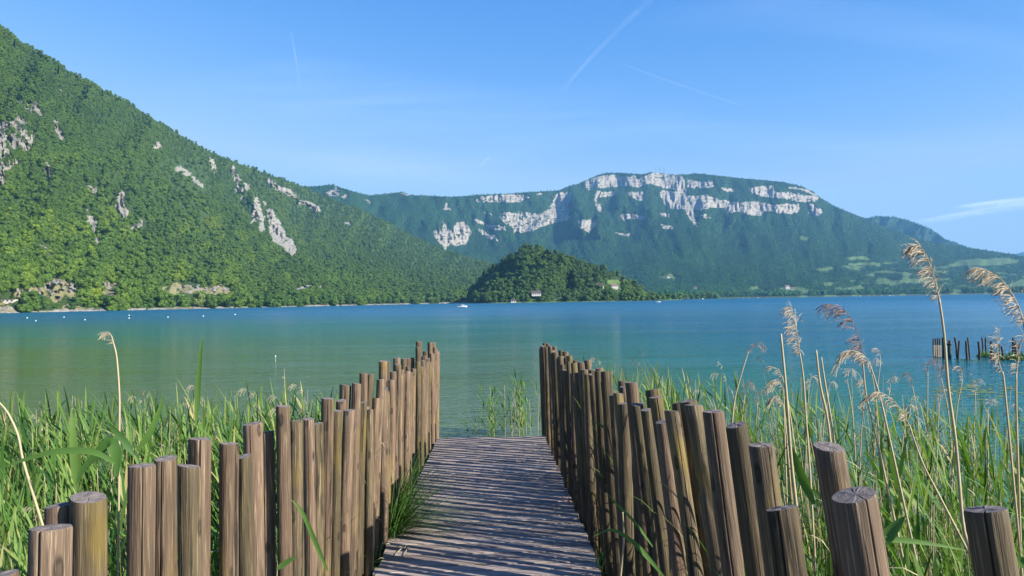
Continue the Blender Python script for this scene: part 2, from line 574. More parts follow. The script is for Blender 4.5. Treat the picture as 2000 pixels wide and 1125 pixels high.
A_sparse = [z1(p, 3.75, 0, 350) for p in [
    [(325, 810), (360, 725), (395, 722), (440, 735), (500, 755), (560, 790), (605, 800), (600, 885), (560, 880), (500, 850), (470, 840), (420, 890), (380, 860)],
    [(690, 765), (760, 755), (862, 765), (850, 850), (800, 870), (745, 850)], [(1225, 775), (1290, 765), (1300, 790), (1250, 810)],
    [(-100, 905), (20, 900), (70, 925), (150, 975), (60, 990), (-100, 990)], [(1165, 800), (1350, 770), (1550, 790), (1600, 765), (1690, 820), (1600, 830), (1400, 830), (1250, 840)],
    [(440, 930), (520, 920), (560, 990), (440, 1000)], [(560, 930), (700, 950), (700, 975), (560, 980)], [(1280, 945), (1420, 930), (1540, 945), (1540, 965), (1280, 970)],
    [(100, 800), (330, 790), (340, 840), (120, 850)]]]
A_sparse.append(z1([(0, 600), (60, 590), (170, 700), (200, 760), (100, 900), (0, 960), (-80, 960), (-80, 600)], 2.812, 0, 0))
A_sparse.append(z1([(280, 640), (330, 690), (350, 770), (300, 760)], 2.812, 0, 0))
def grow(p, k):
    cx = sum(a for a, b in p) / len(p); cy = sum(b for a, b in p) / len(p)
    return [(cx + (a - cx) * k, cy + (b - cy) * k + 1.5) for a, b in p]
A_rock = A_rock[:12] + [grow(p, 1.0 if i == 2 else 1.35) for i, p in enumerate(A_rock[12:])]
contour = [(320, 300), (365, 340), (400, 371), (435, 398), (472, 425), (520, 460), (569, 497), (596, 510), (630, 543), (700, 580)]

def warp(px, py, amp, lam, s):
    return px + (fbm(px / lam, py / lam, s, 3) - .5) * 2 * amp, py + (fbm(px / lam, py / lam, s + 50, 3) - .5) * 2 * amp

def A_rockf(px, py):
    wx, wy = warp(px, py, 4.5, 9.0, 3)
    r = np.zeros(px.shape)
    for p in A_rock: r = np.maximum(r, inpoly(wx, wy, p) * 1.0)
    br = fbm(px / 5.0, py / 6.0, 9, 3)
    r = r * (br < np.where((px < 60) & (py < 330), .52, .74))
    sp = np.zeros(px.shape)
    for p in A_sparse: sp = np.maximum(sp, inpoly(wx, wy, p) * 1.0)
    r = np.maximum(r, sp * (fbm(px / 7.0, py / 6.0, 31, 3) > .53) * .9)
    foot = np.interp(px, [0, 200, 450, 700, 900], [612, 606, 602, 597.5, 593.5])
    return np.maximum(r, (py > foot - 3.2) * (vnoise(px / 9.0, 0 * px, 8) > .22) * .9)

def A_fieldf(px, py):
    wx, wy = warp(px, py, 6.0, 12.0, 33)
    sp = np.zeros(px.shape)
    for p in A_sparse: sp = np.maximum(sp, inpoly(wx, wy, grow(p, 1.15)) * 1.0)
    return sp * (fbm(px / 6.0, py / 5.0, 37, 3) > .36) * .95 * (py > 530)

def A_d(px, py, t):
    n = (fbm((px + py * .55) / 55.0, py / 240.0, 1, 5) - .5) * 330 * (.25 + t)
    n += (fbm((px + py * .5) / 18.0, py / 70.0, 5, 3) - .5) * 70 * (.3 + t)
    cx = np.interp(py, [p[1] for p in contour], [p[0] for p in contour])
    amp = np.interp(py, [290, 340, 430, 510, 545, 580], [0, 200, 330, 230, 80, 0])
    n += amp * smooth(-6, 26, px - cx)
    # the rock ribs stand out of the gully behind the shoulder
    for (x1_, y1_, x2_, y2_, w, a) in ((455, 322, 478, 372, 9, 70), (494, 380, 518, 452, 12, 100), (528, 405, 576, 496, 14, 110), (530, 352, 620, 405, 10, 80)):
        L = math.hypot(x2_ - x1_, y2_ - y1_); ux, uy = (x2_ - x1_) / L, (y2_ - y1_) / L
        al = (px - x1_) * ux + (py - y1_) * uy; ac = (px - x1_) * uy - (py - y1_) * ux
        n -= a * smooth(-14, 8, al) * (1 - smooth(L - 4, L + 14, al)) * np.exp(-(ac / w) ** 2)
    rk = A_rockf(px, py)
    n += rk * (fbm(px / 4.0, py / 11.0, 77, 3) - .5) * 75
    return n

TA = terrain_mat('mountain_slope', (.050, .085, .022), (.35, .32, .27), (.27, .24, .11), 5.0, .6)
hA = Hill('mountain_slope', np.concatenate([np.arange(-900, -20, 12.0), np.arange(-20, 1010, 2.2)]), 230,
          [(-900, 330), (-400, 400), (0, 500), (200, 600), (450, 760), (700, 1060), (900, 1560), (960, 1780), (1010, 1900)],
          [(-900, -420), (-500, -230), (-200, -80), (0, 46), (60, 88), (100, 112), (150, 143), (200, 170), (250, 195), (300, 228), (350, 258), (400, 288),
           (450, 310), (500, 328), (550, 346), (600, 364), (640, 384), (700, 404), (750, 428), (800, 455), (860, 482), (910, 498), (950, 508), (1010, 545)],
          [(-900, 900), (-300, 1150), (0, 1350), (300, 1900), (600, 2700), (800, 2700), (950, 2500), (1010, 2300)],
          TA, g=lambda t: t ** 1.05, dfun=A_d, rockf=A_rockf, fieldf=A_fieldf, drop=6.0)

def A_tint(px, py, q):
    b = fbm(px / 60.0, py / 45.0, 21, 3)
    b2 = fbm(px / 14.0, py / 14.0, 23, 2)
    yel = smooth(.56, .72, b2) * smooth(330, 420, py) * (1 - smooth(560, 640, px)) * .38
    return .30 + (b - .5) * .5 + (b2 - .5) * .20 + yel * .8
fa, n = forest('forest', hA, -760, 1010, -400, 615, 8.6, (6.5, 17.0), CROWNS, 6, A_tint, 'dense green wood covering the steep left mountainside', keep=lambda px, py: ((px < -30) | (py > 300) & (px < 420)) & ~((px > -45) & (px < 40) & (py > 572)), conif=.08, sq=.95)
fa2, n2 = forest('forest', hA, 418, 1010, 290, 600, 4.9, (8, 14), CROWNS, 6, A_tint, 'dense green wood on the far end of the left mountain, behind the pale rock ribs', conif=.05, sq=.95)
fs, n3 = forest('forest', hA, -120, 420, 20, 330, 5.6, (7, 12), CROWNS, 6, A_tint, 'finer green wood high up under the crest of the left mountain', conif=.04, keep=lambda px, py: py < 312, sq=.95)
print('trees', n, n2, n3)

# ------------------------------------------------------------------ cliff mountain behind the lake
def s5(p): return z1(p, 3.636, 700, 320)
def s6(p): return z1(p, 3.636, 1150, 310)
B_rock = [s6(p) for p in [
    [(-22, 165), (0, 150), (60, 125), (130, 118), (300, 130), (330, 115), (345, 150), (440, 105), (480, 95), (550, 110), (640, 115), (680, 150), (690, 240), (640, 240), (600, 215), (520, 205), (430, 175), (350, 205), (300, 190), (180, 200), (60, 210), (0, 222), (-20, 200)],
    [(700, 148), (780, 160), (880, 165), (885, 200), (850, 212), (780, 205), (700, 210)],
    [(510, 225), (690, 240), (700, 262), (760, 262), (830, 255), (940, 290), (1000, 300), (1090, 310), (1200, 305), (1300, 325), (1490, 318), (1497, 370), (1440, 395), (1330, 378), (1250, 370), (1215, 405), (1130, 395), (1060, 375), (980, 390), (960, 350), (870, 345), (800, 365), (740, 362), (770, 480), (745, 470), (700, 400), (680, 360), (590, 355), (540, 330), (510, 270)],
    [(1135, 218), (1180, 195), (1310, 192), (1320, 232), (1450, 242), (1560, 262), (1635, 275), (1600, 308), (1480, 305), (1390, 280), (1290, 278), (1200, 258), (1140, 238)],
    [(1418, 198), (1530, 210), (1640, 268), (1600, 262), (1520, 225), (1420, 208)], [(945, 203), (1040, 215), (1032, 242), (950, 226)],
    [(1555, 328), (1600, 325), (1640, 360), (1656, 385), (1630, 402), (1560, 395)],
    [(0, 430), (70, 440), (40, 480), (0, 520), (-30, 500)], [(218, 405), (300, 385), (412, 410), (392, 430), (290, 425), (250, 442)],
    [(490, 390), (570, 385), (580, 420), (520, 408)], [(512, 462), (595, 480), (592, 502), (530, 495)], [(175, 518), (290, 535), (285, 552), (240, 540)],
    [(85, 235), (190, 232), (192, 262), (80, 272)], [(280, 235), (380, 235), (385, 298), (330, 285), (290, 262)],
    [(55, 225), (80, 230), (70, 290), (92, 380), (60, 370), (40, 290)], [(1085, 430), (1110, 425), (1115, 450)], [(790, 400), (830, 395), (870, 430), (820, 420)]]]
B_rock += [s5(p) for p in [
    [(815, 265), (870, 235), (970, 225), (1060, 215), (1150, 213), (1215, 240), (1150, 270), (1000, 272), (880, 275)],
    [(1400, 210), (1520, 195), (1510, 250), (1490, 300), (1500, 400), (1420, 412), (1300, 445), (1230, 482), (1100, 487), (1090, 440), (1040, 420), (1000, 380), (1010, 350), (1080, 350), (1190, 343), (1280, 350), (1340, 330), (1380, 280)],
    [(800, 382), (870, 400), (920, 430), (1040, 442), (1052, 475), (980, 475), (900, 442), (820, 410)],
    [(848, 460), (890, 475), (945, 505), (965, 500), (1002, 550), (940, 545), (880, 500)],
    [(532, 480), (575, 455), (590, 480), (600, 405), (625, 440), (655, 480), (700, 415), (750, 408), (805, 480), (790, 520), (772, 570), (700, 582), (640, 580), (622, 612), (580, 570), (540, 520)],
    [(598, 327), (625, 273), (655, 325)], [(1560, 398), (1700, 400), (1665, 450), (1640, 490), (1600, 470), (1560, 455)],
    [(885, 340), (930, 350), (962, 365), (900, 352)], [(48, 258), (68, 248), (87, 272), (75, 292)], [(1265, 208), (1302, 208), (1300, 223), (1268, 222)],
    [(695, 290), (715, 300), (705, 312)], [(300, 205), (345, 215), (352, 228), (320, 222)]]]
B_rock += [z1(p, 3.309, 400, 280) for p in [[(770, 318), (800, 315), (850, 285), (872, 320), (862, 348), (800, 342)], [(885, 350), (915, 325), (922, 352), (895, 360)]]]
B_rock.append(z1([(0, 320), (25, 345), (28, 378), (8, 372)], 5, 1600, 340))
SC = 1 / (2000 / 600.)
B_field = [[(1520, 561), (1560, 562), (1600, 567), (1610, 571), (1570, 573), (1535, 568)], [(1484, 567), (1500, 568), (1498, 575), (1484, 574)],
           [(1858, 520), (1870, 508), (1960, 504), (1990, 508), (1985, 514), (1940, 518)], [(1960, 560), (1995, 545), (2040, 545), (2040, 562)],
           [(1655, 514), (1720, 513), (1722, 519), (1660, 518)], [(1745, 548), (1800, 543), (1860, 545), (1800, 552), (1750, 554)], [(1608, 552), (1628, 552), (1624, 558), (1608, 558)],
           [(1708, 545), (1730, 542), (1740, 552), (1712, 556)], [(1285, 540), (1310, 535), (1330, 541), (1300, 545)], [(1690, 537), (1705, 534), (1708, 540)], [(1650, 505), (1690, 500), (1700, 506), (1660, 509)],
           [(1560, 460), (1580, 463), (1575, 470), (1563, 468)], [(1465, 560), (1480, 558), (1482, 564), (1462, 566)], [(1640, 565), (1680, 558), (1690, 563), (1650, 570)],
           [(1780, 570), (1860, 565), (1900, 568), (1850, 573)], [(1590, 525), (1625, 522), (1630, 527), (1600, 530)], [(1820, 530), (1850, 528), (1846, 535)]]

def B_rockf(px, py):
    wx, wy = warp(px, py, 2.6, 6.0, 13)
    r = np.zeros(px.shape)
    for p in B_rock: r = np.maximum(r, inpoly(wx, wy, p) * 1.0)
    br = fbm(px / 4.0, py / 2.2, 19, 3)
    left = 1 - smooth(1095, 1115, px)
    return r * (br < .735 - .08 * left)

def B_fieldf(px, py):
    wx, wy = warp(px, py, 2.5, 12.0, 43)
    r = np.zeros(px.shape)
    for p in B_field: r = np.maximum(r, inpoly(wx, wy, p) * 1.0)
    low = smooth(495, 530, py) * smooth(1560, 1700, px)
    r = np.maximum(r, (fbm(px / 26.0, py / 4.5, 91, 3) > .685) * (low > .5) * .8)
    return r

def B_d(px, py, t):
    n = (fbm((px + py * .4) / 70.0, py / 160.0, 61, 5) - .5) * 1000 * (.15 + t * (1 - .6 * smooth(.72, .95, t)))
    n += (fbm((px - py * .3) / 22.0, py / 60.0, 65, 4) - .5) * 300 * (.25 + t * (1 - .5 * smooth(.75, .92, t)))
    rk = B_rockf(px, py)
    n += rk * (fbm(px / 3.2, py / 15.0, 71, 3) - .5) * 95
    # gully with a buttress on its right, whose left side stays in shade
    a = smooth(365, 385, py) * (1 - smooth(440, 470, py))
    n -= 300 * a * smooth(1114, 1121, px - (py - 400) * .05) * (1 - smooth(1124, 1185, px))
    a = smooth(410, 425, py) * (1 - smooth(455, 475, py))
    n -= 150 * a * smooth(1160, 1168, px) * (1 - smooth(1170, 1215, px))
    a = smooth(372, 380, py) * (1 - smooth(400, 420, py))
    n -= 110 * a * smooth(1200, 1207, px) * (1 - smooth(1210, 1250, px))
    # ledge under the upper wall
    return n

TB = terrain_mat('cliff_mountain', (.030, .066, .020), (.43, .38, .31), (.105, .165, .055), 22.0, 3.0, 1.5)
hB = Hill('cliff_mountain', np.concatenate([np.arange(440, 820, 5.0), np.arange(820, 1700, 1.7), np.arange(1700, 2100, 3.0), np.arange(2100, 2900, 16)]), 190,
          [(440, 3600), (1100, 3300), (1250, 2900), (1350, 2750), (1500, 2900), (1800, 3100), (2000, 3300), (2900, 3000)],
          [(440, 380), (560, 366), (600, 363), (650, 359), (680, 369), (720, 380), (750, 377), (785, 373), (800, 379), (830, 380), (890, 383), (930, 379), (1000, 376), (1060, 372), (1090, 371),
           (1110, 362), (1130, 357), (1146, 350), (1165, 341), (1185, 336), (1215, 336), (1240, 338), (1255, 339), (1270, 335), (1290, 336), (1310, 339), (1340, 339), (1360, 337), (1400, 341),
           (1440, 346), (1490, 350), (1530, 354), (1565, 362), (1585, 371), (1605, 386), (1630, 401), (1660, 414), (1690, 425), (1740, 447), (1790, 463), (1830, 474), (1870, 480), (1920, 486), (1970, 494), (2010, 501), (2200, 520), (2900, 540)],
          [(440, 4600), (700, 4700), (1000, 5600), (1200, 6100), (1500, 5900), (1700, 5700), (2000, 5400), (2900, 5000)],
          TB, g=lambda t: t ** .95, dfun=B_d, rockf=B_rockf, fieldf=B_fieldf, drop=7.0, back=1500)
def B_tint(px, py, q):
    b = fbm(px / 50.0, py / 30.0, 81, 3); b2 = fbm(px / 9.0, py / 7.0, 83, 2)
    low = smooth(480, 560, py) * smooth(1400, 1600, px)
    return .26 + (b - .5) * .6 + (b2 - .5) * .35 + low * .28 * (b2 > .52)
fb, n = forest('forest', hB, 560, 2060, 330, 592, 2.3, (8, 13), FARCROWNS, 4, B_tint, 'blue-green wood clothing the far mountain around its pale cliffs', conif=.25, sq=1.0)
print('far trees', n)

def C_d(px, py, t): return (fbm((px + py * .6) / 30.0, py / 60.0, 161, 4) - .5) * 900 * (.2 + t)
TC = terrain_mat('far_mountain', (.036, .070, .030), (.45, .42, .36), (.15, .2, .06), 20.0, 3.0)
hC = Hill('distant_mountain', np.arange(1560, 2400, 3.0), 60, [(1560, 6500), (2400, 6500)],
          [(1560, 470), (1640, 440), (1690, 425), (1715, 421), (1750, 423), (1780, 431), (1820, 447), (1845, 465), (1880, 478), (1960, 505), (2400, 560)],
          [(1560, 7600), (2400, 7600)], TC, dfun=C_d, rockf=lambda x, y: ((np.hypot(x - 1784, (y - 466)) < 4) | (np.hypot(x - 1806, (y - 471)) < 3)) * 1.0, drop=8, back=1200)
fc, n = forest('forest', hC, 1640, 1990, 415, 510, 2.3, (12, 20), FARCROWNS, 4, lambda x, y, q: .3 + (fbm(x / 15, y / 12, 5, 2) - .5) * .6, 'bluish wood on the small distant peak at the right', conif=.2)
hD = Hill('horizon_mountain', np.arange(1900, 3000, 8.0), 20, [(1900, 11000), (3000, 11000)], [(1900, 515), (1975, 498), (2000, 492), (2060, 488), (2200, 480), (3000, 500)], [(1900, 12500), (3000, 12500)], TC, drop=0, back=800)

# ------------------------------------------------------------------ wooded hill on the near shore
def H_d(px, py, t):
    n = 190 * ((px - 1085) / 185.0) ** 2 * t
    n += (fbm((px) / 38.0, py / 60.0, 201, 4) - .5) * 190 * (.1 + t)
    # hollow in the middle right
    n += 70 * np.exp(-((px - 1112) / 22.0) ** 2) * smooth(.05, .3, t) * (1 - smooth(.4, .8, t))
    return n
def H_field(px, py):
    r = np.zeros(px.shape)
    for p in ([(1179, 547), (1208, 546), (1215, 560), (1212, 567), (1200, 560), (1185, 552)], [(1033, 577), (1046, 575), (1060, 579), (1054, 592), (1030, 595)], [(1078, 583), (1100, 581), (1098, 595), (1070, 595)]):
        r = np.maximum(r, inpoly(px, py, p) * 1.0)
    return r
TH = terrain_mat('wooded_hill', (.030, .052, .016), (.4, .36, .3), (.10, .155, .04), 2.0, .6)
hH = Hill('wooded_hill', np.arange(912, 1312, 2.0), 90, [(912, 1180), (960, 1090), (1080, 1060), (1200, 1060), (1290, 1120), (1312, 1200)],
          [(912, 562), (922, 549), (940, 532), (969, 509), (988, 497), (1005, 486), (1018, 477), (1033, 471), (1048, 474), (1062, 480), (1080, 484), (1110, 492), (1140, 503), (1180, 516), (1215, 530), (1240, 544), (1262, 560), (1285, 575), (1312, 587)],
          [(912, 1330), (1000, 1290), (1080, 1270), (1200, 1260), (1312, 1300)], TH, dfun=H_d, fieldf=H_field, drop=11.5, back=260)
fh, n = forest('forest', hH, 905, 1320, 460, 600, 6.4, (9, 15), CROWNS, 6, lambda px, py, q: .13 + (fbm(px / 22, py / 18, 7, 3) - .5) * .55 + .25 * smooth(1180, 1290, px), 'dark green wood on the small hill in the middle of the lake shore', conif=.07, sq=.9)

# ------------------------------------------------------------------ low shore land and tree belts
TS = terrain_mat('shore_meadow', (.06, .085, .03), (.42, .38, .30), (.13, .18, .06), .5, .3)
def shore_field(px, py): return (fbm(px / 9.0, py / 3.0, 301, 2) > .45) * 1.0
def plain_field(px, py): return (fbm(px / 22.0, 0 * py, 303, 2) > .70) * 1.0
hS = Hill('shore_meadow', np.arange(880, 1330, 3.0), 10, [(880, 1500), (925, 1200), (960, 1030), (1080, 1020), (1200, 1025), (1290, 1080), (1330, 1250)],
          [(880, 590), (925, 587), (1000, 585.5), (1080, 584.5), (1200, 583.5), (1290, 583), (1330, 583)], [(880, 1700), (960, 1160), (1200, 1130), (1330, 1500)], TS, fieldf=shore_field, zbase=-.5, back=60)
hS2 = Hill('shore_plain', np.concatenate([np.arange(1275, 2120, 4.0)]), 14, [(1275, 1250), (1330, 1500), (1400, 2100), (1480, 2500), (1500, 2350), (1700, 2450), (1800, 2600), (2120, 2900)],
           [(1275, 581), (1400, 578.5), (1600, 575), (1800, 571.5), (2120, 566)], [(1275, 2100), (1480, 3100), (2120, 3600)], TS, fieldf=plain_field, zbase=-.5, back=60)
fb1, n = forest('forest', hS2, 1290, 2100, 560, 600, 1.1, (12, 26), FARCROWNS, 4, lambda px, py, q: .33 + (fbm(px / 12, py / 4, 9, 3) - .5) * .7, 'belt of dark trees along the far right shore', conif=.1, keep=lambda px, py: (py < 586 - .016 * (px - 1000) + 1.0 + 0 * px) & (vnoise(px / 14, 0 * px, 4) > .12))
# ------------------------------------------------------------------ lake, lake bed, near bank
def sheet(name, x0, x1, y0, y1, z, mat, nx=2, ny=2):
    xs = np.linspace(x0, x1, nx); ys = np.linspace(y0, y1, ny)
    v = [(x, y, z) for y in ys for x in xs]
    f = [(j * nx + i, j * nx + i + 1, (j + 1) * nx + i + 1, (j + 1) * nx + i) for j in range(ny - 1) for i in range(nx - 1)]
    return tag(mesh_obj(name, v, f, mat, None, False), kind='structure')

def water_mat():
    m, nt, out = new_mat('lake_water'); k = NT(nt)
    pos = k.n('ShaderNodeNewGeometry').outputs['Position']
    sx = k.n('ShaderNodeSeparateXYZ'); k.l(pos, sx.inputs[0])
    dist = k.n('ShaderNodeVectorMath', operation='LENGTH'); k.l(pos, dist.inputs[0])
    d = dist.outputs['Value']
    # olive-turquoise shallows, deeper blue-green lake; bluer right side painted for reflected sky
    wob = k.math('MULTIPLY', k.math('SUBTRACT', k.noise(pos, .035, 4), .5), 26)
    dd = k.math('ADD', d, wob)
    dd = k.math('ADD', dd, k.math('MAXIMUM', k.math('MULTIPLY', sx.outputs['X'], .35), k.math('MULTIPLY', sx.outputs['X'], 5.5)))
    depth_sky_tone = k.ramp(k.math('DIVIDE', dd, 160.0, True), [(0.02, (.105, .130, .050)), (.22, (.056, .116, .014)), (.42, (.010, .118, .078)), (.7, (.001, .100, .128)), (1.0, (.001, .088, .170))])
    patch = k.noise(k.mapping(pos, (.004, .012, 1)), 1.0, 4)
    c = k.mix(k.ramp(patch, [(.35, 0.0), (.65, .35)]), depth_sky_tone, (.010, .085, .070))
    # ripples, smaller near the bank and longer in the open
    w1 = k.noise(k.mapping(pos, (1.0, 2.6, 1), rot=(0, 0, .25)), 1.6, 3, .55, .3)
    w2 = k.noise(k.mapping(pos, (1.0, 2.2, 1), rot=(0, 0, -.1)), 5.0, 3, .55)
    w3 = k.noise(k.mapping(pos, (.25, .8, 1), rot=(0, 0, .12)), .5, 3, .5)
    h = k.math('ADD', k.math('MULTIPLY', w1, .085), k.math('MULTIPLY', w2, .014))
    h = k.math('ADD', h, k.math('MULTIPLY', w3, .15))
    lanes = k.ramp(k.noise(k.mapping(pos, (.012, .07, 1), rot=(0, 0, .06)), 1.0, 4, .6), [(.35, .45), (.62, 1.5)])
    h = k.math('MULTIPLY', h, lanes)
    nb = k.bump(h, 1.0, 1.0)
    rough = k.ramp(k.math('DIVIDE', d, 500.0, True), [(0.0, .04), (.1, .09), (.35, .22), (1.0, .40)])
    b = k.bsdf(c, rough, nb, .5)
    b.inputs['IOR'].default_value = 1.333
    k.l(b.outputs[0], out.inputs['Surface'])
    return m
WATER = water_mat()
lake = sheet('lake_water', -7000, 9000, -600, 13000, 0.0, WATER, 2, 2)
SOIL = simple_mat('mud', (.10, .085, .05), .95, .4, 1.5)
ground = sheet('ground', -9000, 11000, -2000, 15000, -2.2, SOIL)

# ------------------------------------------------------------------ air
hz = MB(); hz.box((1500, 6400, 1100), (17800, 14200, 2207))
hm, nt, out = new_mat('air_haze')
k = NT(nt)
pv = k.n('ShaderNodeVolumePrincipled')
pv.inputs['Color'].default_value = (.22, .57, 1.0, 1)
pv.inputs['Density'].default_value = HAZE
pv.inputs['Anisotropy'].default_value = .0
k.l(pv.outputs[0], out.inputs['Volume'])
haze = hz.build('haze', hm)
tag(haze, 'thin blue summer haze in front of the far mountains', 'haze', kind='stuff')

# ------------------------------------------------------------------ high clouds and contrails (about 9 km up)
def cloud_mat(name, dens, stretch, seed):
    m, nt, out = new_mat(name); k = NT(nt)
    uv = k.n('ShaderNodeTexCoord').outputs['Generated']
    sp = k.n('ShaderNodeSeparateXYZ'); k.l(uv, sp.inputs[0])
    ed = k.attr('edge').outputs['Fac']
    obj = k.n('ShaderNodeTexCoord').outputs['Object']
    n = k.noise(k.mapping(obj, stretch, (seed, seed * 2, 0)), 1.0, 6, .6, .4)
    a = k.math('MULTIPLY', k.ramp(n, [(.30, 0.15), (.72, 1.0)]), k.math('MULTIPLY', ed, dens), True)
    df = k.n('ShaderNodeBsdfDiffuse'); df.inputs[0].default_value = (.9, .9, .9, 1)
    tl = k.n('ShaderNodeBsdfTranslucent'); tl.inputs[0].default_value = (.9, .9, .9, 1)
    ad = k.n('ShaderNodeAddShader'); k.l(df.outputs[0], ad.inputs[0]); k.l(tl.outputs[0], ad.inputs[1])
    tr = k.n('ShaderNodeBsdfTransparent')
    ms = k.n('ShaderNodeMixShader')
    k.l(a, ms.inputs[0]); k.l(tr.outputs[0], ms.inputs[1]); k.l(ad.outputs[0], ms.inputs[2])
    k.l(ms.outputs[0], out.inputs['Surface'])
    return m

def streak(name, pts, dens, alt, label, cat, seed, stretch=(.0006, .0006, .0006)):
    """pts: (px, py, half width px, strength) along the streak; laid on a gently curved sheet at altitude alt"""
    pts = [tuple(map(float, p)) for p in pts]
    n = 60
    s = np.linspace(0, 1, n); kx = np.linspace(0, 1, len(pts))
    X = np.interp(s, kx, [p[0] for p in pts]); Y = np.interp(s, kx, [p[1] for p in pts])
    Wd = np.interp(s, kx, [p[2] for p in pts]); St = np.interp(s, kx, [p[3] for p in pts])
    dx = np.gradient(X); dy = np.gradient(Y); L = np.hypot(dx, dy); nx_, ny_ = -dy / L, dx / L
    across = [-1, -.55, 0, .55, 1]; ev = [0, .6, 1, .6, 0]
    V = []; E = []
    for a, e in zip(across, ev):
        q = on_plane(X + nx_ * Wd * a, Y + ny_ * Wd * a, alt)
        q[:, 2] += e * 60
        V.append(q); E.append(e * St)
    V = np.array(V); E = np.array(E)
    m = len(across)
    f = [(j * n + i, j * n + i + 1, (j + 1) * n + i + 1, (j + 1) * n + i) for j in range(m - 1) for i in range(n - 1)]
    o = mesh_obj(name, V.reshape(-1, 3), f, cloud_mat(name, dens, stretch, seed), None, True)
    set_attr(o.data, 'edge', E)
    tag(o, label, cat, kind='structure' if cat == 'sky cloud' else None)
    return o
# ------------------------------------------------------------------ pier frame
VPX, VPY = 966.0, 617.0
PD = ray(VPX, VPY); PD = PD / np.linalg.norm(PD)
PL = np.cross(PD, [0, 0, 1.0]); PL /= np.linalg.norm(PL)
PN = np.cross(PL, PD)
EYE = 2.0                                            # camera height above the deck
def pier(X, D, h): return CAM + PL * X + PD * D + PN * (h - EYE)
PM = Matrix(((PL[0], PD[0], PN[0], 0), (PL[1], PD[1], PN[1], 0), (PL[2], PD[2], PN[2], 0), (0, 0, 0, 1)))

def wood_mat(name, tones, ochre, k1=1.0, stripes=True):
    m, nt, out = new_mat(name); k = NT(nt)
    oi = k.n('ShaderNodeObjectInfo').outputs['Random']
    tc = k.n('ShaderNodeTexCoord').outputs['Object']
    off = k.n('ShaderNodeVectorMath', operation='ADD')
    cx = k.n('ShaderNodeCombineXYZ')
    k.l(k.math('MULTIPLY', oi, 37.0), cx.inputs[0]); k.l(k.math('MULTIPLY', oi, 91.0), cx.inputs[1]); k.l(k.math('MULTIPLY', oi, 53.0), cx.inputs[2])
    k.l(tc, off.inputs[0]); k.l(cx.outputs[0], off.inputs[1])
    v = off.outputs[0]
    grain = k.noise(k.mapping(v, (38, 38, 1.6)), 1.0, 6, .62, .25)
    fine = k.noise(k.mapping(v, (150, 150, 5)), 1.0, 3, .6)
    broad = k.noise(k.mapping(v, (9, 9, 1.3)), 1.0, 4, .6)
    patch = k.noise(k.mapping(v, (7, 7, 2.6), (4, 9, 2)), 1.0, 3, .5)
    knot = k.n('ShaderNodeTexVoronoi', feature='F1'); knot.inputs['Scale'].default_value = 1.0
    k.l(k.mapping(v, (13, 13, 5.0)), knot.inputs['Vector'])
    kn = k.ramp(knot.outputs['Distance'], [(.06, .6), (.12, 1.0), (.20, 0.0)])
    c = k.ramp(grain, [(.25, tones[0]), (.5, tones[1]), (.75, tones[2])])
    c = k.mix(k.ramp(broad, [(.40, 0.0), (.66, .75)]), c, tones[3])
    c = k.mix(k.ramp(patch, [(.56, 0.0), (.70, .7)]), c, ochre)
    c = k.mix(k.ramp(k.noise(k.mapping(v, (26, 26, .9), (1, 5, 8)), 1.0, 3), [(.35, .8), (.40, 0.0)]), c, [t * .25 for t in tones[0]])
    c = k.mix(k.math('MULTIPLY', kn, .85), c, [t * .40 for t in tones[0]])
    c = k.mix(k.math('MULTIPLY', k.ramp(fine, [(.55, 0.0), (.75, .8)]), .8), c, [min(.7, t * 2.0) for t in tones[2]])
    br = k.math('ADD', .72, k.math('MULTIPLY', oi, .55))
    cc = k.n('ShaderNodeCombineColor'); k.l(br, cc.inputs[0]); k.l(br, cc.inputs[1]); k.l(k.math('ADD', .66, k.math('MULTIPLY', oi, .6)), cc.inputs[2])
    c = k.mix(1.0, c, cc.outputs[0], 'MULTIPLY')
    h = k.math('ADD', k.math('MULTIPLY', grain, .8), k.math('MULTIPLY', fine, .35))
    nb = k.bump(h, 1.0, .009)
    k.l(k.bsdf(c, .72, nb, .3).outputs[0], out.inputs['Surface'])
    return m
POSTW = wood_mat('weathered_round_timber', [(.032, .022, .015), (.104, .072, .048), (.215, .158, .108), (.135, .086, .058)], (.19, .128, .042))
POSTG = wood_mat('shade_dark_lichen_timber', [(.026, .020, .012), (.076, .058, .033), (.155, .118, .062), (.072, .052, .034)], (.145, .105, .022))  # lichen ochre, with wood tones darkened to paint in the right posts' shade

def endgrain_mat():
    m, nt, out = new_mat('sawn_end_grain'); k = NT(nt)
    tc = k.n('ShaderNodeTexCoord').outputs['Object']
    wv = k.n('ShaderNodeTexWave', wave_type='RINGS', rings_direction='Z'); wv.inputs['Scale'].default_value = 55; wv.inputs['Distortion'].default_value = 3.0; wv.inputs['Detail'].default_value = 3
    k.l(tc, wv.inputs['Vector'])
    n = k.noise(tc, 60, 4)
    c = k.mix(wv.outputs['Fac'], (.13, .108, .10), (.19, .162, .148))
    c = k.mix(k.ramp(n, [(.35, .6), (.55, 0.0)]), c, (.07, .06, .055))
    k.l(k.bsdf(c, .85, k.bump(n, .6, .004), .2).outputs[0], out.inputs['Surface'])
    return m
ENDG = endgrain_mat()

ORD = ['first', 'second', 'third', 'fourth', 'fifth', 'sixth', 'seventh', 'eighth', 'ninth', 'tenth', 'eleventh', 'twelfth', 'thirteenth', 'fourteenth', 'fifteenth', 'sixteenth', 'seventeenth', 'eighteenth', 'nineteenth']
TENS = {20: 'twenty', 30: 'thirty', 40: 'forty', 50: 'fifty', 60: 'sixty', 70: 'seventy'}
def ordinal(n):
    if n < 20: return ORD[n - 1]
    t, u = n // 10 * 10, n % 10
    return TENS[t][:-1] + 'ieth' if u == 0 else TENS[t] + '-' + ORD[u - 1]

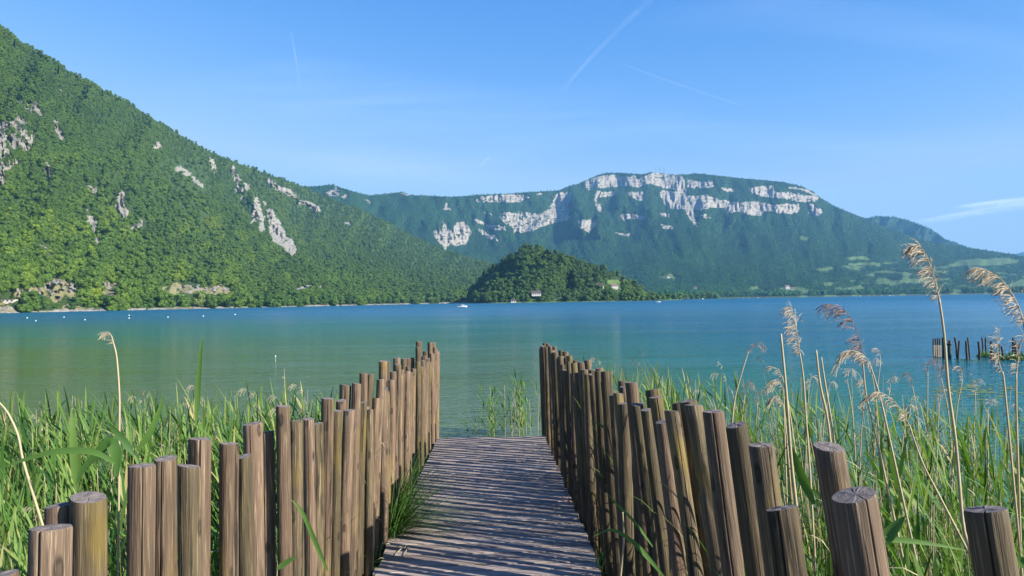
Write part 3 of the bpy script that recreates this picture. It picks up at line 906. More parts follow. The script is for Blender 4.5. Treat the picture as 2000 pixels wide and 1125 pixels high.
def make_post(top, base, rad, seed, mat, label, group, detail, crack=False):
    """round driven stake: its own slightly crooked, knotted, split surface; base is the object's origin"""
    r = random.Random(seed); q = np.random.default_rng(seed)
    top = Vector(top); base = Vector(base)
    ax = (top - base); Lh = ax.length; ax.normalize()
    M = ax.to_track_quat('Z', 'Y').to_matrix().to_4x4()
    M.translation = base
    nseg, nring = (36, 34) if detail else (18, 14)
    ang = [2 * math.pi * i / nseg for i in range(nseg)]
    toward = (M.to_3x3().inverted() @ Vector((CAM[0] - top.x, CAM[1] - top.y, 0)))
    a0 = math.atan2(toward.y, toward.x) + r.uniform(-1.0, 1.0)
    a1 = math.atan2(toward.y, toward.x) + r.uniform(-1.2, 1.2)
    cracks = [(a0, r.uniform(.15, .45), 1.02, .34)] if crack else []
    if crack and r.random() < .5: cracks.append((a1, .05, r.uniform(.4, .8), .22))
    for ca, *_ in cracks: ang += [ca - .07, ca, ca + .07]
    ang = sorted(a % (2 * math.pi) for a in ang)
    n = len(ang)
    zs = np.linspace(0, 1, nring) ** .8
    zs = np.concatenate([zs[:-1] * (1 - .008 / Lh) / zs[-2] if False else zs[:-1] * .996, [1 - .006 / Lh, 1.0]])
    an = np.array(ang)
    V = []
    sd_ = seed * 13 % 997
    knots = [(r.uniform(0, 6.28), r.uniform(.1, .97), r.uniform(.05, .11), r.uniform(.25, .5)) for _ in range(r.randint(2, 5))]
    bendx, bendy = r.uniform(-.02, .02), r.uniform(-.02, .02)
    tx, ty = r.uniform(-.16, .16), r.uniform(-.16, .16)
    for j, z in enumerate(zs):
        f = rad * (1.06 - .09 * z) * (1 + .05 * np.cos(2 * an + sd_) + .13 * (fbm(np.cos(an) * 1.3 + 5, np.sin(an) * 1.3 + z * 2.2 * Lh + sd_, sd_, 3) - .5) + .035 * (vnoise(np.cos(an) * 4 + 9, np.sin(an) * 4 + z * 1.0 + sd_, sd_ + 3) - .5))
        for ka, kz, kh, kw in knots:
            da = np.angle(np.exp(1j * (an - ka)))
            f = f + rad * kh * np.exp(-(da / kw) ** 2 - ((z - kz) * Lh / .035) ** 2)
        for ca, z0, z1_, dep in cracks:
            da = np.abs(np.angle(np.exp(1j * (an - ca))))
            w_ = smooth(z0, z0 + .12, z) * (1 - smooth(z1_ - .05, z1_, z) * (z1_ < 1))
            f = np.where(da < .02, f * (1 - dep * w_), f)
        if j == len(zs) - 1: f = f * .955
        cxx = bendx * math.sin(z * 3.1); cyy = bendy * math.sin(z * 3.1)
        for k_ in range(n):
            x, y = f[k_] * math.cos(ang[k_]) + cxx, f[k_] * math.sin(ang[k_]) + cyy
            V.append((x, y, z * Lh + (tx * x + ty * y if z > .985 else 0)))
    F = []
    for j in range(len(zs) - 1):
        for k_ in range(n):
            k2 = (k_ + 1) % n
            F.append((j * n + k_, j * n + k2, (j + 1) * n + k2, (j + 1) * n + k_))
    b = (len(zs) - 1) * n
    capv = [V[b + k_] for k_ in range(n)]
    cen = tuple(np.mean(capv, 0) + np.array([0, 0, .002]))
    # sawn top: rim, slightly dished middle ring, centre
    mid = [tuple(np.array(cen) * .5 + np.array(p) * .5 + np.array([0, 0, r.uniform(-.0012, .0012)])) for p in capv]
    capV = capv + mid + [cen]
    capF = []
    for k_ in range(n):
        k2 = (k_ + 1) % n
        capF += [(k_, k2, n + k2, n + k_), (n + k_, n + k2, 2 * n)]
    o = mesh_obj('wooden_post', V, F, mat, None, True)
    o.matrix_world = M
    tag(o, label, 'post', group)
    c = mesh_obj('sawn_top', capV, capF, ENDG, o, False)
    return o

# (x centre of the top, y of the top, width in px, row)  row 0 = the deck side, 1 = the far side
LEFT = [(2, 1122, 46, 0), (101, 1030, 76, 0), (116, 986, 55, 1), (172, 971, 68, 0), (277, 909, 49, 0), (324, 895, 44, 0), (369, 910, 42, 0), (391, 857, 44, 1),
        (448, 866, 35, 0), (476, 891, 25, 0), (493, 827, 36, 1), (522, 843, 24, 1), (552, 793, 26, 0), (579, 821, 26, 0), (602, 818, 18, 0), (620, 827, 18, 0),
        (640, 778, 24, 0), (658, 802, 15, 0), (666, 782, 20, 1), (675, 752, 23, 1), (697, 749, 19, 0), (709, 786, 10, 0), (710, 729, 17, 1), (724, 731, 11, 1),
        (735, 778, 13, 0), (743, 741, 16, 0), (748, 705, 17, 1), (757, 706, 12, 1), (768, 726, 10, 0), (765, 742, 9, 0), (775, 699, 14, 1), (777, 712, 14, 0), (787, 730, 7, 0),
        (789, 700, 12, 1), (798, 700, 8, 1), (806, 699, 8, 1), (808, 720, 10, 0), (818, 667, 12, 1), (817, 678, 12, 0), (816, 707, 10, 0), (822, 717, 8, 0), (831, 686, 10, 1), (829, 695, 9, 0),
        (840, 669, 11, 1), (847, 669, 9, 1), (850, 679, 8, 0), (836, 700, 8, 0), (843, 690, 8, 0), (826, 704, 8, 0), (797, 716, 9, 0), (784, 722, 8, 0)]
RIGHT = [(1064, 670, 8, 1), (1070, 671, 8, 1), (1074, 676, 9, 0), (1083, 677, 8, 1), (1084, 688, 12, 0), (1095, 685, 10, 1), (1104, 687, 12, 1), (1112, 695, 12, 1), (1112, 706, 7, 0),
         (1124, 704, 11, 1), (1121, 709, 11, 0), (1134, 708, 12, 0), (1147, 704, 15, 1), (1112, 735, 8, 0), (1156, 722, 13, 1), (1157, 733, 15, 0), (1170, 719, 15, 1), (1169, 725, 11, 0),
         (1184, 726, 22, 0), (1199, 771, 16, 0), (1215, 744, 15, 1), (1219, 755, 9, 1), (1233, 747, 24, 0), (1244, 790, 25, 0), (1275, 761, 27, 1), (1280, 776, 24, 0), (1294, 823, 17, 0),
         (1311, 802, 16, 0), (1325, 786, 16, 1), (1344, 783, 36, 1), (1354, 791, 38, 0), (1393, 803, 41, 0), (1438, 830, 43, 0), (1487, 869, 49, 0), (1527, 992, 60, -1), (1618, 872, 60, 1), (1668, 966, 84, 0), (1924, 994, 79, 1.5),
         (1091, 700, 8, 0), (1099, 712, 8, 0), (1128, 728, 8, 0), (1141, 722, 9, 0), (1181, 745, 10, 0), (1207, 768, 12, 0), (1262, 800, 12, 0)]

def build_fence(rows, side):
    pts = []
    for i, (x, y, w, row) in enumerate(rows):
        Xt = (-1.02 - .085 * row) if side < 0 else (.80 + .085 * row)
        r_ = ray(float(x), float(y))
        t = Xt / float(r_ @ PL)
        D = t * float(r_ @ PD)
        if side > 0 and w > 40:
            D = .082 * FPX / w if x > 1500 else D
            t = D / float(r_ @ PD)
        top = CAM + r_ * t
        rad = min(max(w * D / FPX / 2, .033), .046)
        if side < 0: sl = -.035 if 630 < x < 810 else (-.01 if x > 810 else 0.0)
        else: sl = min(.12, .01 + .0004 * (x - 1062))
        hh = float((top - CAM) @ PN) + EYE + .55       # goes down past the deck into the bank
        # lean: the foot shows sl px to the side for every px further down
        dpx = sl * (hh * FPX / D)
        jit = random.uniform(-.012, .012)
        base = top - PN * hh + PL * (dpx * D / FPX + jit)
        pts.append((D, x, y, w, row, top, base, rad))
    pts.sort(key=lambda p: p[0])
    # the palisade is closed: shorter stakes stand wherever the next top is farther off than a stake's width or two
    fill = []
    for a, b in zip(pts[:-1], pts[1:]):
        gap = b[0] - a[0]; lim = .30 if side > 0 else .26
        if a[0] < 3.4 or gap < lim: continue
        m = int(gap / (.21 if side > 0 else .17))
        for j in range(1, m + 1):
            f = j / (m + 1); D = a[0] + gap * f
            ha = float((a[5] - CAM) @ PN) + EYE; hb = float((b[5] - CAM) @ PN) + EYE
            hh = min(ha, hb) - random.uniform(.02, .12)
            X = (-1.02 if side < 0 else .80) + side * random.choice([0, .06])
            top = pier(X + (.01 if side > 0 else 0), D, hh); tot = hh + .55
            sl = .02 if side > 0 else -.02
            base = top - PN * tot + PL * (sl * tot + random.uniform(-.012, .012))
            fill.append((D, 0, 0, 8, 0, top, base, random.uniform(.036, .044)))
    pts = sorted(pts + fill, key=lambda p: p[0])
    sname = 'left' if side < 0 else 'right'
    nb = {}
    for i, (D, x, y, w, row, top, base, rad) in enumerate(pts):
        rw = 'back' if row >= 1 else 'front'
        nb[rw] = nb.get(rw, 0) + 1
        look = ('thick' if rad > .043 else 'slim' if rad < .034 else 'round')
        tone = 'grey-brown' if side < 0 else 'shade-darkened lichened'
        lab = f'{look} {tone} post, {ordinal(nb[rw])} from the near end, {rw} row, {sname} palisade'
        seed = i * 7 + (1 if side < 0 else 500)
        mat = (POSTG if (random.random() < .22) else POSTW) if side < 0 else (POSTG if random.random() < .75 else POSTW)
        make_post(top, base, rad, seed, mat, lab, f'{sname} palisade of round wooden posts', w >= 16, crack=(w >= 16 and random.random() < .75) or w > 70)
build_fence(LEFT, -1)
build_fence(RIGHT, 1)

# ------------------------------------------------------------------ deck
def deck_mat():
    m, nt, out = new_mat('silvered_deck_boards'); k = NT(nt)
    tc = k.n('ShaderNodeTexCoord').outputs['Object']
    bt = k.attr('board').outputs['Fac']
    cx = k.n('ShaderNodeCombineXYZ'); k.l(k.math('MULTIPLY', bt, 50.0), cx.inputs[0]); k.l(k.math('MULTIPLY', bt, 9.0), cx.inputs[2])
    off = k.n('ShaderNodeVectorMath', operation='ADD'); k.l(tc, off.inputs[0]); k.l(cx.outputs[0], off.inputs[1])
    v = off.outputs[0]
    g = k.noise(k.mapping(v, (1.8, 55, 20)), 1.0, 6, .65, .2)
    st = k.noise(v, 2.3, 4)
    c = k.ramp(g, [(.28, (.10, .077, .064)), (.5, (.225, .185, .160)), (.75, (.35, .297, .257))])
    c = k.mix(k.ramp(st, [(.45, 0.0), (.7, .45)]), c, (.17, .13, .11))
    br = k.math('ADD', .72, k.math('MULTIPLY', bt, .62))
    cc = k.n('ShaderNodeCombineColor')
    for i in range(3): k.l(br, cc.inputs[i])
    c = k.mix(1.0, c, cc.outputs[0], 'MULTIPLY')
    k.l(k.bsdf(c, .75, k.bump(g, .5, .0015), .3).outputs[0], out.inputs['Surface'])
    return m
dk = thing('pier', 'weathered wooden pier deck running out to the lake between two palisades', 'pier', tuple(pier(0, 1.0, 0)))
dk.matrix_world = Matrix.Translation(Vector(pier(0, 1.0, 0))) @ PM
DEND = 3000 / (853 - 617.0) - 1.0
mb = MB(); bt = []
yb = -4.0
while yb < DEND - .05:
    w = .145
    z = random.uniform(-.003, .003); e1 = random.uniform(-.03, .03); e2 = random.uniform(-.03, .03)
    xl, xr = -.975 + e1 * .5, .80 + e2 * .5
    yy = yb + w
    a = random.uniform(-.004, .004)
    b0 = len(mb.v)
    q = .006
    prof = [(yb, -.04), (yy - .013, -.04), (yy - .013, z - q), (yy - .013 - q, z), (yb + q, z), (yb, z - q)]
    nx = 8
    vv = []
    for i in range(nx + 1):
        x = xl + (xr - xl) * i / nx
        for (py_, pz_) in prof: vv.append((x, py_ + a * x, pz_ + random.uniform(-.0006, .0006)))
    ff = []
    for i in range(nx):
        for k_ in range(6):
            k2 = (k_ + 1) % 6
            ff.append((i * 6 + k_, i * 6 + k2, (i + 1) * 6 + k2, (i + 1) * 6 + k_))
    ff += [tuple(range(6))[::-1], tuple(nx * 6 + k_ for k_ in range(6))]
    mb.add(vv, ff)
    bt += [random.random()] * (len(mb.v) - b0)
    yb = yy
d = mb.build('deck_boards', deck_mat(), dk)
set_attr(d.data, 'board', bt)
for x in (-.8, -.08, .65):
    bm_ = MB(); bm_.box((x, (DEND - 4.2) / 2, -.125), (.09, DEND + 4.0, .15)); bm_.build('joist', POSTW, dk)
for y in (DEND - .3, DEND - 3.0, DEND - 6.0):
    for x in (-.86, .72):
        bm_ = MB(); bm_.tube([(x, y, -1.5), (x, y, -.21)], .06, 12); bm_.build('pile', POSTW, dk, True)

# ------------------------------------------------------------------ bank under the reeds
def bank_z(x, y):
    # rises toward the viewer, slips under the water about 7 m out
    return .42 * (1 - smooth(1.5, 8.5 + 1.2 * np.sin(x * .9) + 1.5 * (x > 1), y)) - .16 + .05 * (fbm(x * 1.5, y * 1.5, 400, 3) - .5)
xs = np.linspace(-16, 18, 120); ys = np.linspace(-6, 14, 90)
GX, GY = np.meshgrid(xs, ys)
GZ = bank_z(GX, GY)
idx = np.arange(GX.size).reshape(GX.shape)
bank = mesh_obj('lake_bank', np.stack([GX, GY, GZ], -1).reshape(-1, 3), np.stack([idx[:-1, :-1], idx[:-1, 1:], idx[1:, 1:], idx[1:, :-1]], -1).reshape(-1, 4),
                simple_mat('wet_bank_soil', (.07, .06, .03), .9, .5, 3), None, True)
tag(bank, kind='structure')

# ------------------------------------------------------------------ reeds
LEAF = foliage_mat('reed_leaf', [(0.0, (.030, .085, .020)), (.4, (.075, .165, .035)), (.75, (.15, .24, .050)), (.88, (.22, .28, .07)), (1.0, (.40, .33, .15))], transl=.35, nscale=4)
LEAFO = foliage_mat('reed_leaf_single', [(0.0, (.030, .085, .020)), (.4, (.075, .165, .035)), (.75, (.14, .23, .050)), (1.0, (.26, .29, .08))], attr_type='OBJECT', transl=.35, nscale=4)
STRAW = simple_mat('dry_reed_stem', (.36, .30, .18), .6, .3, 9)
PLUME = simple_mat('reed_plume', (.40, .33, .23), .85, .35, 20)
PLUMED = simple_mat('dark_reed_plume', (.20, .14, .12), .85, .35, 20)

def reed_plant(seed, dry=False, plume=False, leaves=8, h=1.0, wl=1.0, ll=1.0, el=0.0):
    r = random.Random(seed); mb = MB()
    lx, ly = r.uniform(-.10, .06), r.uniform(-.08, .08)
    pts = [(lx * t ** 2, ly * t ** 2, t * h) for t in np.linspace(0, 1, 6)]
    mb.tube(pts, [.0032 * (1 - .55 * t) for t in np.linspace(0, 1, 6)], 4, 1 if dry else 0, False)
    az = r.uniform(0, 6.28)
    if not dry:
        for i in range(leaves):
            t = .22 + .76 * i / (leaves - 1)
            az += 2.6 + r.uniform(-.6, .6)
            a = az if r.random() < .55 else math.pi + r.uniform(-.8, .8)
            mb.blade((lx * t * t, ly * t * t, t * h), a, r.uniform(.22, .42) * (.8 + .3 * (1 - t)) * ll, r.uniform(.009, .017) * wl, r.uniform(.8, 1.3) - el, r.uniform(.3, 1.5), 5, 0, r.uniform(-.5, .5))
        mb.blade(pts[-1], az, .2, .012 * wl, 1.3, .3, 4, 0)
    else:
        for i in range(r.randint(0, 3)):
            t = r.uniform(.3, .9)
            mb.blade((lx * t * t, ly * t * t, t * h), r.uniform(0, 6.28), r.uniform(.12, .25), .008, .5, 2.2, 4, 1)
    if plume: add_plume(mb, [Vector(p) for p in ((lx, ly, h), (lx - .03, ly, h + .06), (lx - .09, ly, h + .09), (lx - .15, ly, h + .07))], r, .045, 34, 2)
    return mb

def add_plume(mb, path, r, size, n, m):
    """one-sided drooping panicle of fine feathery branchlets along the path"""
    L = len(path) - 1
    n = int(n * .62); nc = max(3, int(n / 14)); cl_ = [(i_ + r.uniform(-.25, .25)) / nc for i_ in range(nc)]
    for i in range(n):
        u = min(.999, max(0.0, (r.choice(cl_) + r.gauss(0, .16 / nc)))) * L; j = min(int(u), L - 1); f = u - j
        p = path[j] * (1 - f) + path[j + 1] * f
        d = (path[j + 1] - path[j]).normalized()
        s = size * (.5 + .5 * math.sin(math.pi * min(1, .15 + .85 * (1 - u / L)))) * r.uniform(.5, 1.1)
        dirv = (d * r.uniform(.2, .9) + Vector((r.uniform(-.9, .25), r.uniform(-.4, .4), r.uniform(-.45, .2)))).normalized()
        q = [p]
        for k_ in range(3):
            dirv = (dirv + Vector((-.05, 0, -.38))).normalized()
            q.append(q[-1] + dirv * s / 3)
        for k_ in range(3):
            w = s * .018 + .0004
            sd_ = dirv.orthogonal().normalized() * w
            mb.add([q[k_] - sd_, q[k_] + sd_, q[k_ + 1] + sd_ * .7, q[k_ + 1] - sd_ * .7], [(0, 1, 2, 3)], m)
        for k_ in range(5):                              # spikelets
            a = q[r.randint(1, 3)]
            e = Vector((r.uniform(-1, 1), r.uniform(-1, 1), r.uniform(-1, .4))).normalized() * s * .15
            o_ = e.orthogonal().normalized() * s * .022
            mb.add([a - o_, a + o_, a + e], [(0, 1, 2)], m)

def grass_tuft_mb(seed, n=26, h=.6, spread_=.5):
    r = random.Random(seed); mb = MB()
    for i in range(n):
        a = r.uniform(0, 6.28); q = r.uniform(0, .07)
        mb.blade((math.cos(a) * q, math.sin(a) * q, 0), r.uniform(0, 6.28), h * r.uniform(.5, 1.15), r.uniform(.004, .009), r.uniform(1.0, 1.5), r.uniform(.2, 1.6) * spread_ * 2, 5, 0)
    return mb

green = [reed_plant(600 + i, leaves=7 + i % 3).build('reed_source', [LEAF, STRAW, PLUME], None, False, False) for i in range(5)] + [reed_plant(620 + i, leaves=6 + i % 2, wl=1.75, ll=1.35, el=.25).build('reed_source', [LEAF, STRAW, PLUME], None, False, False) for i in range(4)]
dry = [reed_plant(640 + i, dry=True, plume=(i == 0)).build('dry_reed_source', [LEAF, STRAW, PLUME], None, False, False) for i in range(6)]
tufts = [grass_tuft_mb(660 + i).build('tuft_source', [LEAF], None, False, False) for i in range(5)]
REEDS = source_collection('reeds', [*green])
DRYS = source_collection('dry_reeds', [*dry])
TUFTS = source_collection('tufts', [*tufts])

def bed(name, coll, ncol, n, xr, yr, hfun, keep, label, cat, tint=(.57, .27)):
    x = rng.uniform(xr[0], xr[1], n * 3); y = rng.uniform(yr[0], yr[1], n * 3)
    k_ = keep(x, y); x = x[k_][:n]; y = y[k_][:n]; n = len(x)
    z = np.maximum(bank_z(x, y), -.2)
    h = hfun(x, y) * rng.uniform(.72, 1.12, n)
    rot = np.stack([rng.normal(0, .07, n), rng.normal(-.03, .08, n), rng.uniform(0, 6.28, n) if ncol == 5 else rng.normal(0, .7, n)], 1)
    w = np.clip(h / 1.5, .5, 1.3)
    o = spread(name, np.stack([x, y, z], 1), rot, np.stack([w, w, h], 1) if coll is not TUFTS else h, rng.integers(0, ncol, n), np.clip(rng.normal(tint[0], tint[1], n), 0, 1), coll)
    return tag(o, label, cat, kind='stuff')

def px_of(x, y):  # photo column of a ground point, for the bed outlines
    v = np.stack([x, y, 0 * x + .5], -1) - CAM
    return 1000 + FPX * (v @ RT) / (v @ FW)
pierX = lambda x, y: (x - CAM[0]) * PL[0] + (y - CAM[1]) * PL[1]
def keepL(x, y): return (pierX(x, y) < -1.16) & (y > 1.5) & (px_of(x, y) > -260) & (fbm(x * .8, y * .8, 500, 2) > .25)
def keepR(x, y): return (pierX(x, y) > 1.02) & (px_of(x, y) < 2300) & (fbm(x * .8, y * .8, 510, 2) > .30)
edgeL = lambda x: 7.6 + .5 * np.sin(x * 1.7) + .12 * (x + 4)
edgeR = lambda x: 8.6 - .62 * np.maximum(x - 2.2, 0) + .4 * np.sin(x * 2.3)
bed('reed_bed', REEDS, 9, 1650, (-7, -1.1), (1.6, 9.2), lambda x, y: 1.22 + .30 * smooth(2, 6, y), lambda x, y: keepL(x, y) & (y < edgeL(x)), 'dense green reeds between the left palisade and the lake', 'reeds')
bed('reed_bed', DRYS, 6, 300, (-7, -1.1), (2.5, 9.2), lambda x, y: 1.45 + .25 * smooth(2, 6, y), lambda x, y: keepL(x, y) & (y < edgeL(x) + .3), 'pale dry reed stalks standing among the left green reeds', 'reeds')
bed('long_grass', TUFTS, 5, 1700, (-6, -1.1), (1.2, 8.4), lambda x, y: 1.15 + 0 * x, lambda x, y: keepL(x, y) & (y < edgeL(x)), 'tangled long grass under the left reeds', 'grass', (.42, .26))
bed('reed_bed', REEDS, 9, 1150, (1.0, 8.5), (1.6, 11.8), lambda x, y: 1.30 + .28 * smooth(2, 6, y) - .05 * x, lambda x, y: keepR(x, y) & (y < np.where(x < 2.2, 11.6 - 2.2 * np.maximum(x - 1.2, 0), edgeR(x))), 'green reeds leaning beside the right palisade', 'reeds', (.62, .26))
bed('reed_bed', DRYS, 6, 480, (1.0, 9), (2.0, 12.2), lambda x, y: 1.55 + .15 * smooth(2, 6, y), lambda x, y: keepR(x, y) & (y < np.where(x < 2.2, 12.0 - 2.2 * np.maximum(x - 1.2, 0), edgeR(x) + .9)), 'thin dry reed stalks standing among the right green reeds', 'reeds')
bed('long_grass', TUFTS, 5, 1500, (1.0, 7), (1.2, 10.5), lambda x, y: 1.05 + 0 * x, lambda x, y: keepR(x, y) & (y < np.where(x < 2.2, 10.5 - 2 * np.maximum(x - 1.2, 0), edgeR(x) - .4)), 'green grass thicket under the right reeds', 'grass', (.42, .26))

# reeds standing in the water off the pier end
def waterline(px, py): return Vector(on_plane(float(px), float(py), 0.0))
for i, (px, py, hp, n, nd, lab) in enumerate([(975, 853, 105, 15, 6, 'green reed clump in the water off the left of the pier end'), (1030, 848, 112, 16, 16, 'taller reed clump in the water beside the right palisade end'), (938, 850, 45, 5, 3, 'small thin reed clump in the water nearest the left palisade end')]):
    b = waterline(px, py)
    hgt = hp * b.y / FPX
    t = thing('reed_clump', lab, 'reeds', b)
    r = random.Random(900 + i); fo = MB()
    for k_ in range(n):
        s_ = reed_plant(910 + i * 30 + k_, leaves=8, wl=2.6)
        ox, oy = r.gauss(0, .13), r.gauss(0, .25); hh = hgt * r.uniform(.55, 1.1)
        fo.add([(x * .75 + ox, y * .75 + oy, z * hh - .1) for x, y, z in s_.v], s_.f, 0)
    f_ = fo.build('green_stems', LEAFO, t); f_['tint'] = .5
    ds = MB()
    for k_ in range(nd):
        ox, oy = r.gauss(0, .2), r.gauss(0, .25)
        ds.tube([(ox, oy, -.1), (ox + r.uniform(-.05, .05), oy, hgt * r.uniform(.4, 1.0))], .0035, 4)
    ds.build('dry_stems', STRAW, t)

# ------------------------------------------------------------------ single dry reeds with plumes
def path3(pts, D, D2=None):
    n = len(pts); D2 = D if D2 is None else D2
    return [Vector(at_depth(float(x), float(y), D + (D2 - D) * i / max(1, n - 1))) for i, (x, y) in enumerate(pts)]
def smooth_path(P, k=4):
    out = []
    n = len(P)
    for i in range(n - 1):
        p0, p1, p2, p3 = P[max(i - 1, 0)], P[i], P[i + 1], P[min(i + 2, n - 1)]
        for j in range(k):
            t = j / k
            out.append(0.5 * ((2 * p1) + (p2 - p0) * t + (2 * p0 - 5 * p1 + 4 * p2 - p3) * t * t + (3 * p1 - p0 - 3 * p2 + p3) * t ** 3))
    out.append(P[-1]); return out
def reed(stem, plume, D, label, dark=False, size=30, n=150, seed=0, wpx=4.0):
    """stem: pixel trace from low to the plume's foot; plume: trace on to its tip (may be empty)"""
    P = smooth_path(path3(stem, D))
    foot = P[0].copy(); d0 = (P[0] - P[min(3, len(P) - 1)]).normalized()
    gz = max(float(bank_z(np.array(foot.x), np.array(foot.y))), -.3)
    k_ = (foot.z - gz) / max(.2, -d0.z)
    if k_ > 0: P = [foot + d0 * k_] + P
    base = P[0].copy()
    t = thing('plumed_reed' if plume else 'dry_reed', label, 'reed', base)
    r = random.Random(seed + 77)
    r0 = wpx * D / FPX / 2
    mb = MB(); mb.tube([p - base for p in P], [r0 * (1.15 - .5 * i / len(P)) for i in range(len(P))], 6, 0)
    mb.build('stem', STRAW, t, True)
    if plume:
        Q = smooth_path([P[-1]] + path3(plume, D))
        mb = MB(); mb.tube([p - base for p in Q], [r0 * .55 * (1.05 - .8 * i / len(Q)) for i in range(len(Q))], 5)
        add_plume(mb, [p - base for p in Q], r, size * .85 * D / FPX, n, 0)
        mb.build('plume', PLUMED if dark else PLUME, t)
    return t
reed([(1890, 1060), (1880, 1017), (1867, 867), (1852, 755), (1844, 653), (1834, 582)], [(1829, 556), (1821, 531), (1808, 497), (1793, 479), (1781, 480)], 2.6, 'tallest plumed reed, leaning left in front of the far shore at the right', size=44, n=300, seed=1, wpx=6)
reed([(2040, 1000), (2030, 850), (2010, 700), (2000, 630)], [(1992, 605), (1977, 574), (1955, 545), (1926, 527), (1905, 522)], 2.6, 'plumed reed arching in from the right edge of the view', size=48, n=300, seed=2, wpx=6)
reed([(1584, 960), (1580, 892), (1574, 814), (1569, 737), (1562, 690)], [(1560, 670), (1555, 640), (1550, 615), (1544, 597)], 3.2, 'upright reed with a narrow pale plume left of the dark plumed one', size=34, n=230, seed=3)
reed([(1735, 960), (1720, 892), (1702, 814), (1691, 768), (1685, 705)], [(1683, 684), (1674, 650), (1658, 615), (1636, 598), (1608, 593)], 3.2, 'reed with a dark drooping plume in tiers against the lake', dark=True, size=40, n=210, seed=4)
reed([(1760, 960), (1745, 892), (1723, 793), (1711, 749), (1699, 712)], [(1686, 693), (1661, 685), (1643, 696), (1629, 733)], 3.0, 'reed with a pale hooked plume just under the dark plumed one', size=32, n=230, seed=5)
reed([(1830, 960), (1800, 900), (1776, 830)], [(1764, 806), (1742, 780), (1717, 766), (1699, 771), (1678, 793)], 2.9, 'low reed whose pale plume arches left over the green leaves', size=30, n=230, seed=6)
reed([(1552, 960), (1545, 892), (1536, 770), (1525, 652)], [], 2.6, 'bare cut dry reed stalk standing straight beside the narrow plume', wpx=6, seed=7)
reed([(1630, 960), (1618, 830), (1602, 752), (1594, 684)], [], 3.2, 'bare dry reed stalk, left one of the leaning pair', wpx=5, seed=8)
reed([(1640, 960), (1628, 850), (1612, 752), (1604, 698)], [], 3.3, 'bare dry reed stalk, right one of the leaning pair', wpx=4, seed=9)
reed([(1428, 860), (1434, 786), (1450, 724), (1462, 686)], [(1475, 673), (1490, 672), (1496, 686)], 4.5, 'slim reed leaning right with a tiny hooked brown plume', dark=True, size=20, n=70, seed=10, wpx=3)
reed([(1550, 860), (1540, 790), (1528, 736)], [(1515, 719), (1498, 715)], 4.5, 'slim reed with a small pale plume above the cut stalk foot', size=18, n=80, seed=11, wpx=3)
reed([(1540, 900), (1532, 800), (1530, 760)], [(1520, 742), (1508, 745), (1500, 760)], 4.2, 'short reed with a bushy pale plume left of the cut stalk', size=26, n=130, seed=12, wpx=3)
reed([(1535, 920), (1532, 830), (1530, 790)], [(1520, 775), (1508, 778), (1500, 792)], 4.0, 'lowest of the small bushy plumes left of the cut stalk', size=24, n=130, seed=13, wpx=3)
reed([(1985, 1000), (1962, 756), (1957, 727)], [(1950, 700), (1949, 670), (1953, 638)], 3.0, 'upright pale plumed reed in front of the old posts in the lake', size=26, n=170, seed=14)
reed([(1988, 900), (1985, 800), (1985, 730)], [(1992, 680), (2003, 655)], 3.0, 'pale plumed reed at the right edge beside the old posts', size=30, n=140, seed=15)
reed([(233, 830), (233, 770), (228, 700), (222, 672)], [(217, 655), (208, 648), (199, 655)], 3.2, 'lone dry reed with a small drooping plume above the left reeds', size=22, n=80, seed=16)
reed([(562, 830), (557, 770)], [(556, 745), (555, 720)], 5.0, 'thin upright brown-tipped reed behind the left palisade', size=7, n=50, seed=17, wpx=2.5)
reed([(75, 1000), (45, 900), (35, 850), (14, 805), (-10, 778)], [], 3.0, 'pale dry reed bending over at the left edge', seed=18, wpx=5)
reed([(1210, 1145), (1218, 1060), (1216, 1000)], [], 3.6, 'short pale straw standing in front of the right palisade', seed=19, wpx=4)
for i, (x, y, D) in enumerate([(1655, 720, 5.5), (1702, 700, 5.5), (1738, 735, 6.0), (1782, 728, 6.0), (1812, 700, 5.0), (1838, 712, 6.5), (1880, 715, 5.5), (1905, 740, 6), (1690, 742, 5), (1618, 745, 6), (1480, 760, 6), (1455, 745, 6.5), (1720, 680, 6.5), (1930, 780, 5), (1770, 790, 5), (1580, 735, 6), (1835, 760, 5)]):
    r = random.Random(i + 50); dr = r.choice([-1, -1, 1]); sl = r.uniform(-12, 14)
    reed([(x + sl * 1.6, y + 190), (x + sl, y + 90), (x, y + 26)], [(x - 2 * dr, y + 8), (x + dr * -9, y), (x + dr * -20, y + 9)], D,
         f'small thin reed, {ordinal(i + 1)} of the little plumes over the right water', dark=r.random() < .35, size=r.uniform(15, 22), n=70, seed=60 + i, wpx=2.2)

# large single leaves close to the camera
def leaf_thing(pts, w, D, label, seed, D2=None, tint=.5):
    P = smooth_path(path3(pts, D, D2), 4)
    base = P[0].copy(); mb = MB(); n = len(P); vs_ = []
    for i, p in enumerate(P):
        t = i / (n - 1)
        d_ = (P[min(i + 1, n - 1)] - P[max(i - 1, 0)]).normalized()
        view = (Vector(CAM) - p).normalized()
        sd_ = d_.cross(view).normalized()
        sd_ = (sd_ + view * .35 * math.sin(3 * t + seed)).normalized()
        ww = w * D / FPX / 2 * (min(1, .3 + 2.5 * t) * (1 - t ** 2.5) + .02)
        nr = d_.cross(sd_).normalized() * ww * .25
        vs_ += [p - base - sd_ * ww, p - base + nr, p - base + sd_ * ww]
    fs = []
    for i in range(n - 1):
        a = 3 * i
        fs += [(a, a + 1, a + 4, a + 3), (a + 1, a + 2, a + 5, a + 4)]
    mb.add(vs_, fs)
    o = mb.build('reed_leaf', LEAFO, None, True)
    o.location = base
    o['tint'] = tint
    return tag(o, label, 'leaf')
leaf_thing([(150, 960), (146, 900), (143, 850), (139, 798)], 18, 2.6, 'broad upright bright green leaf above the near left posts', 1, tint=.6)
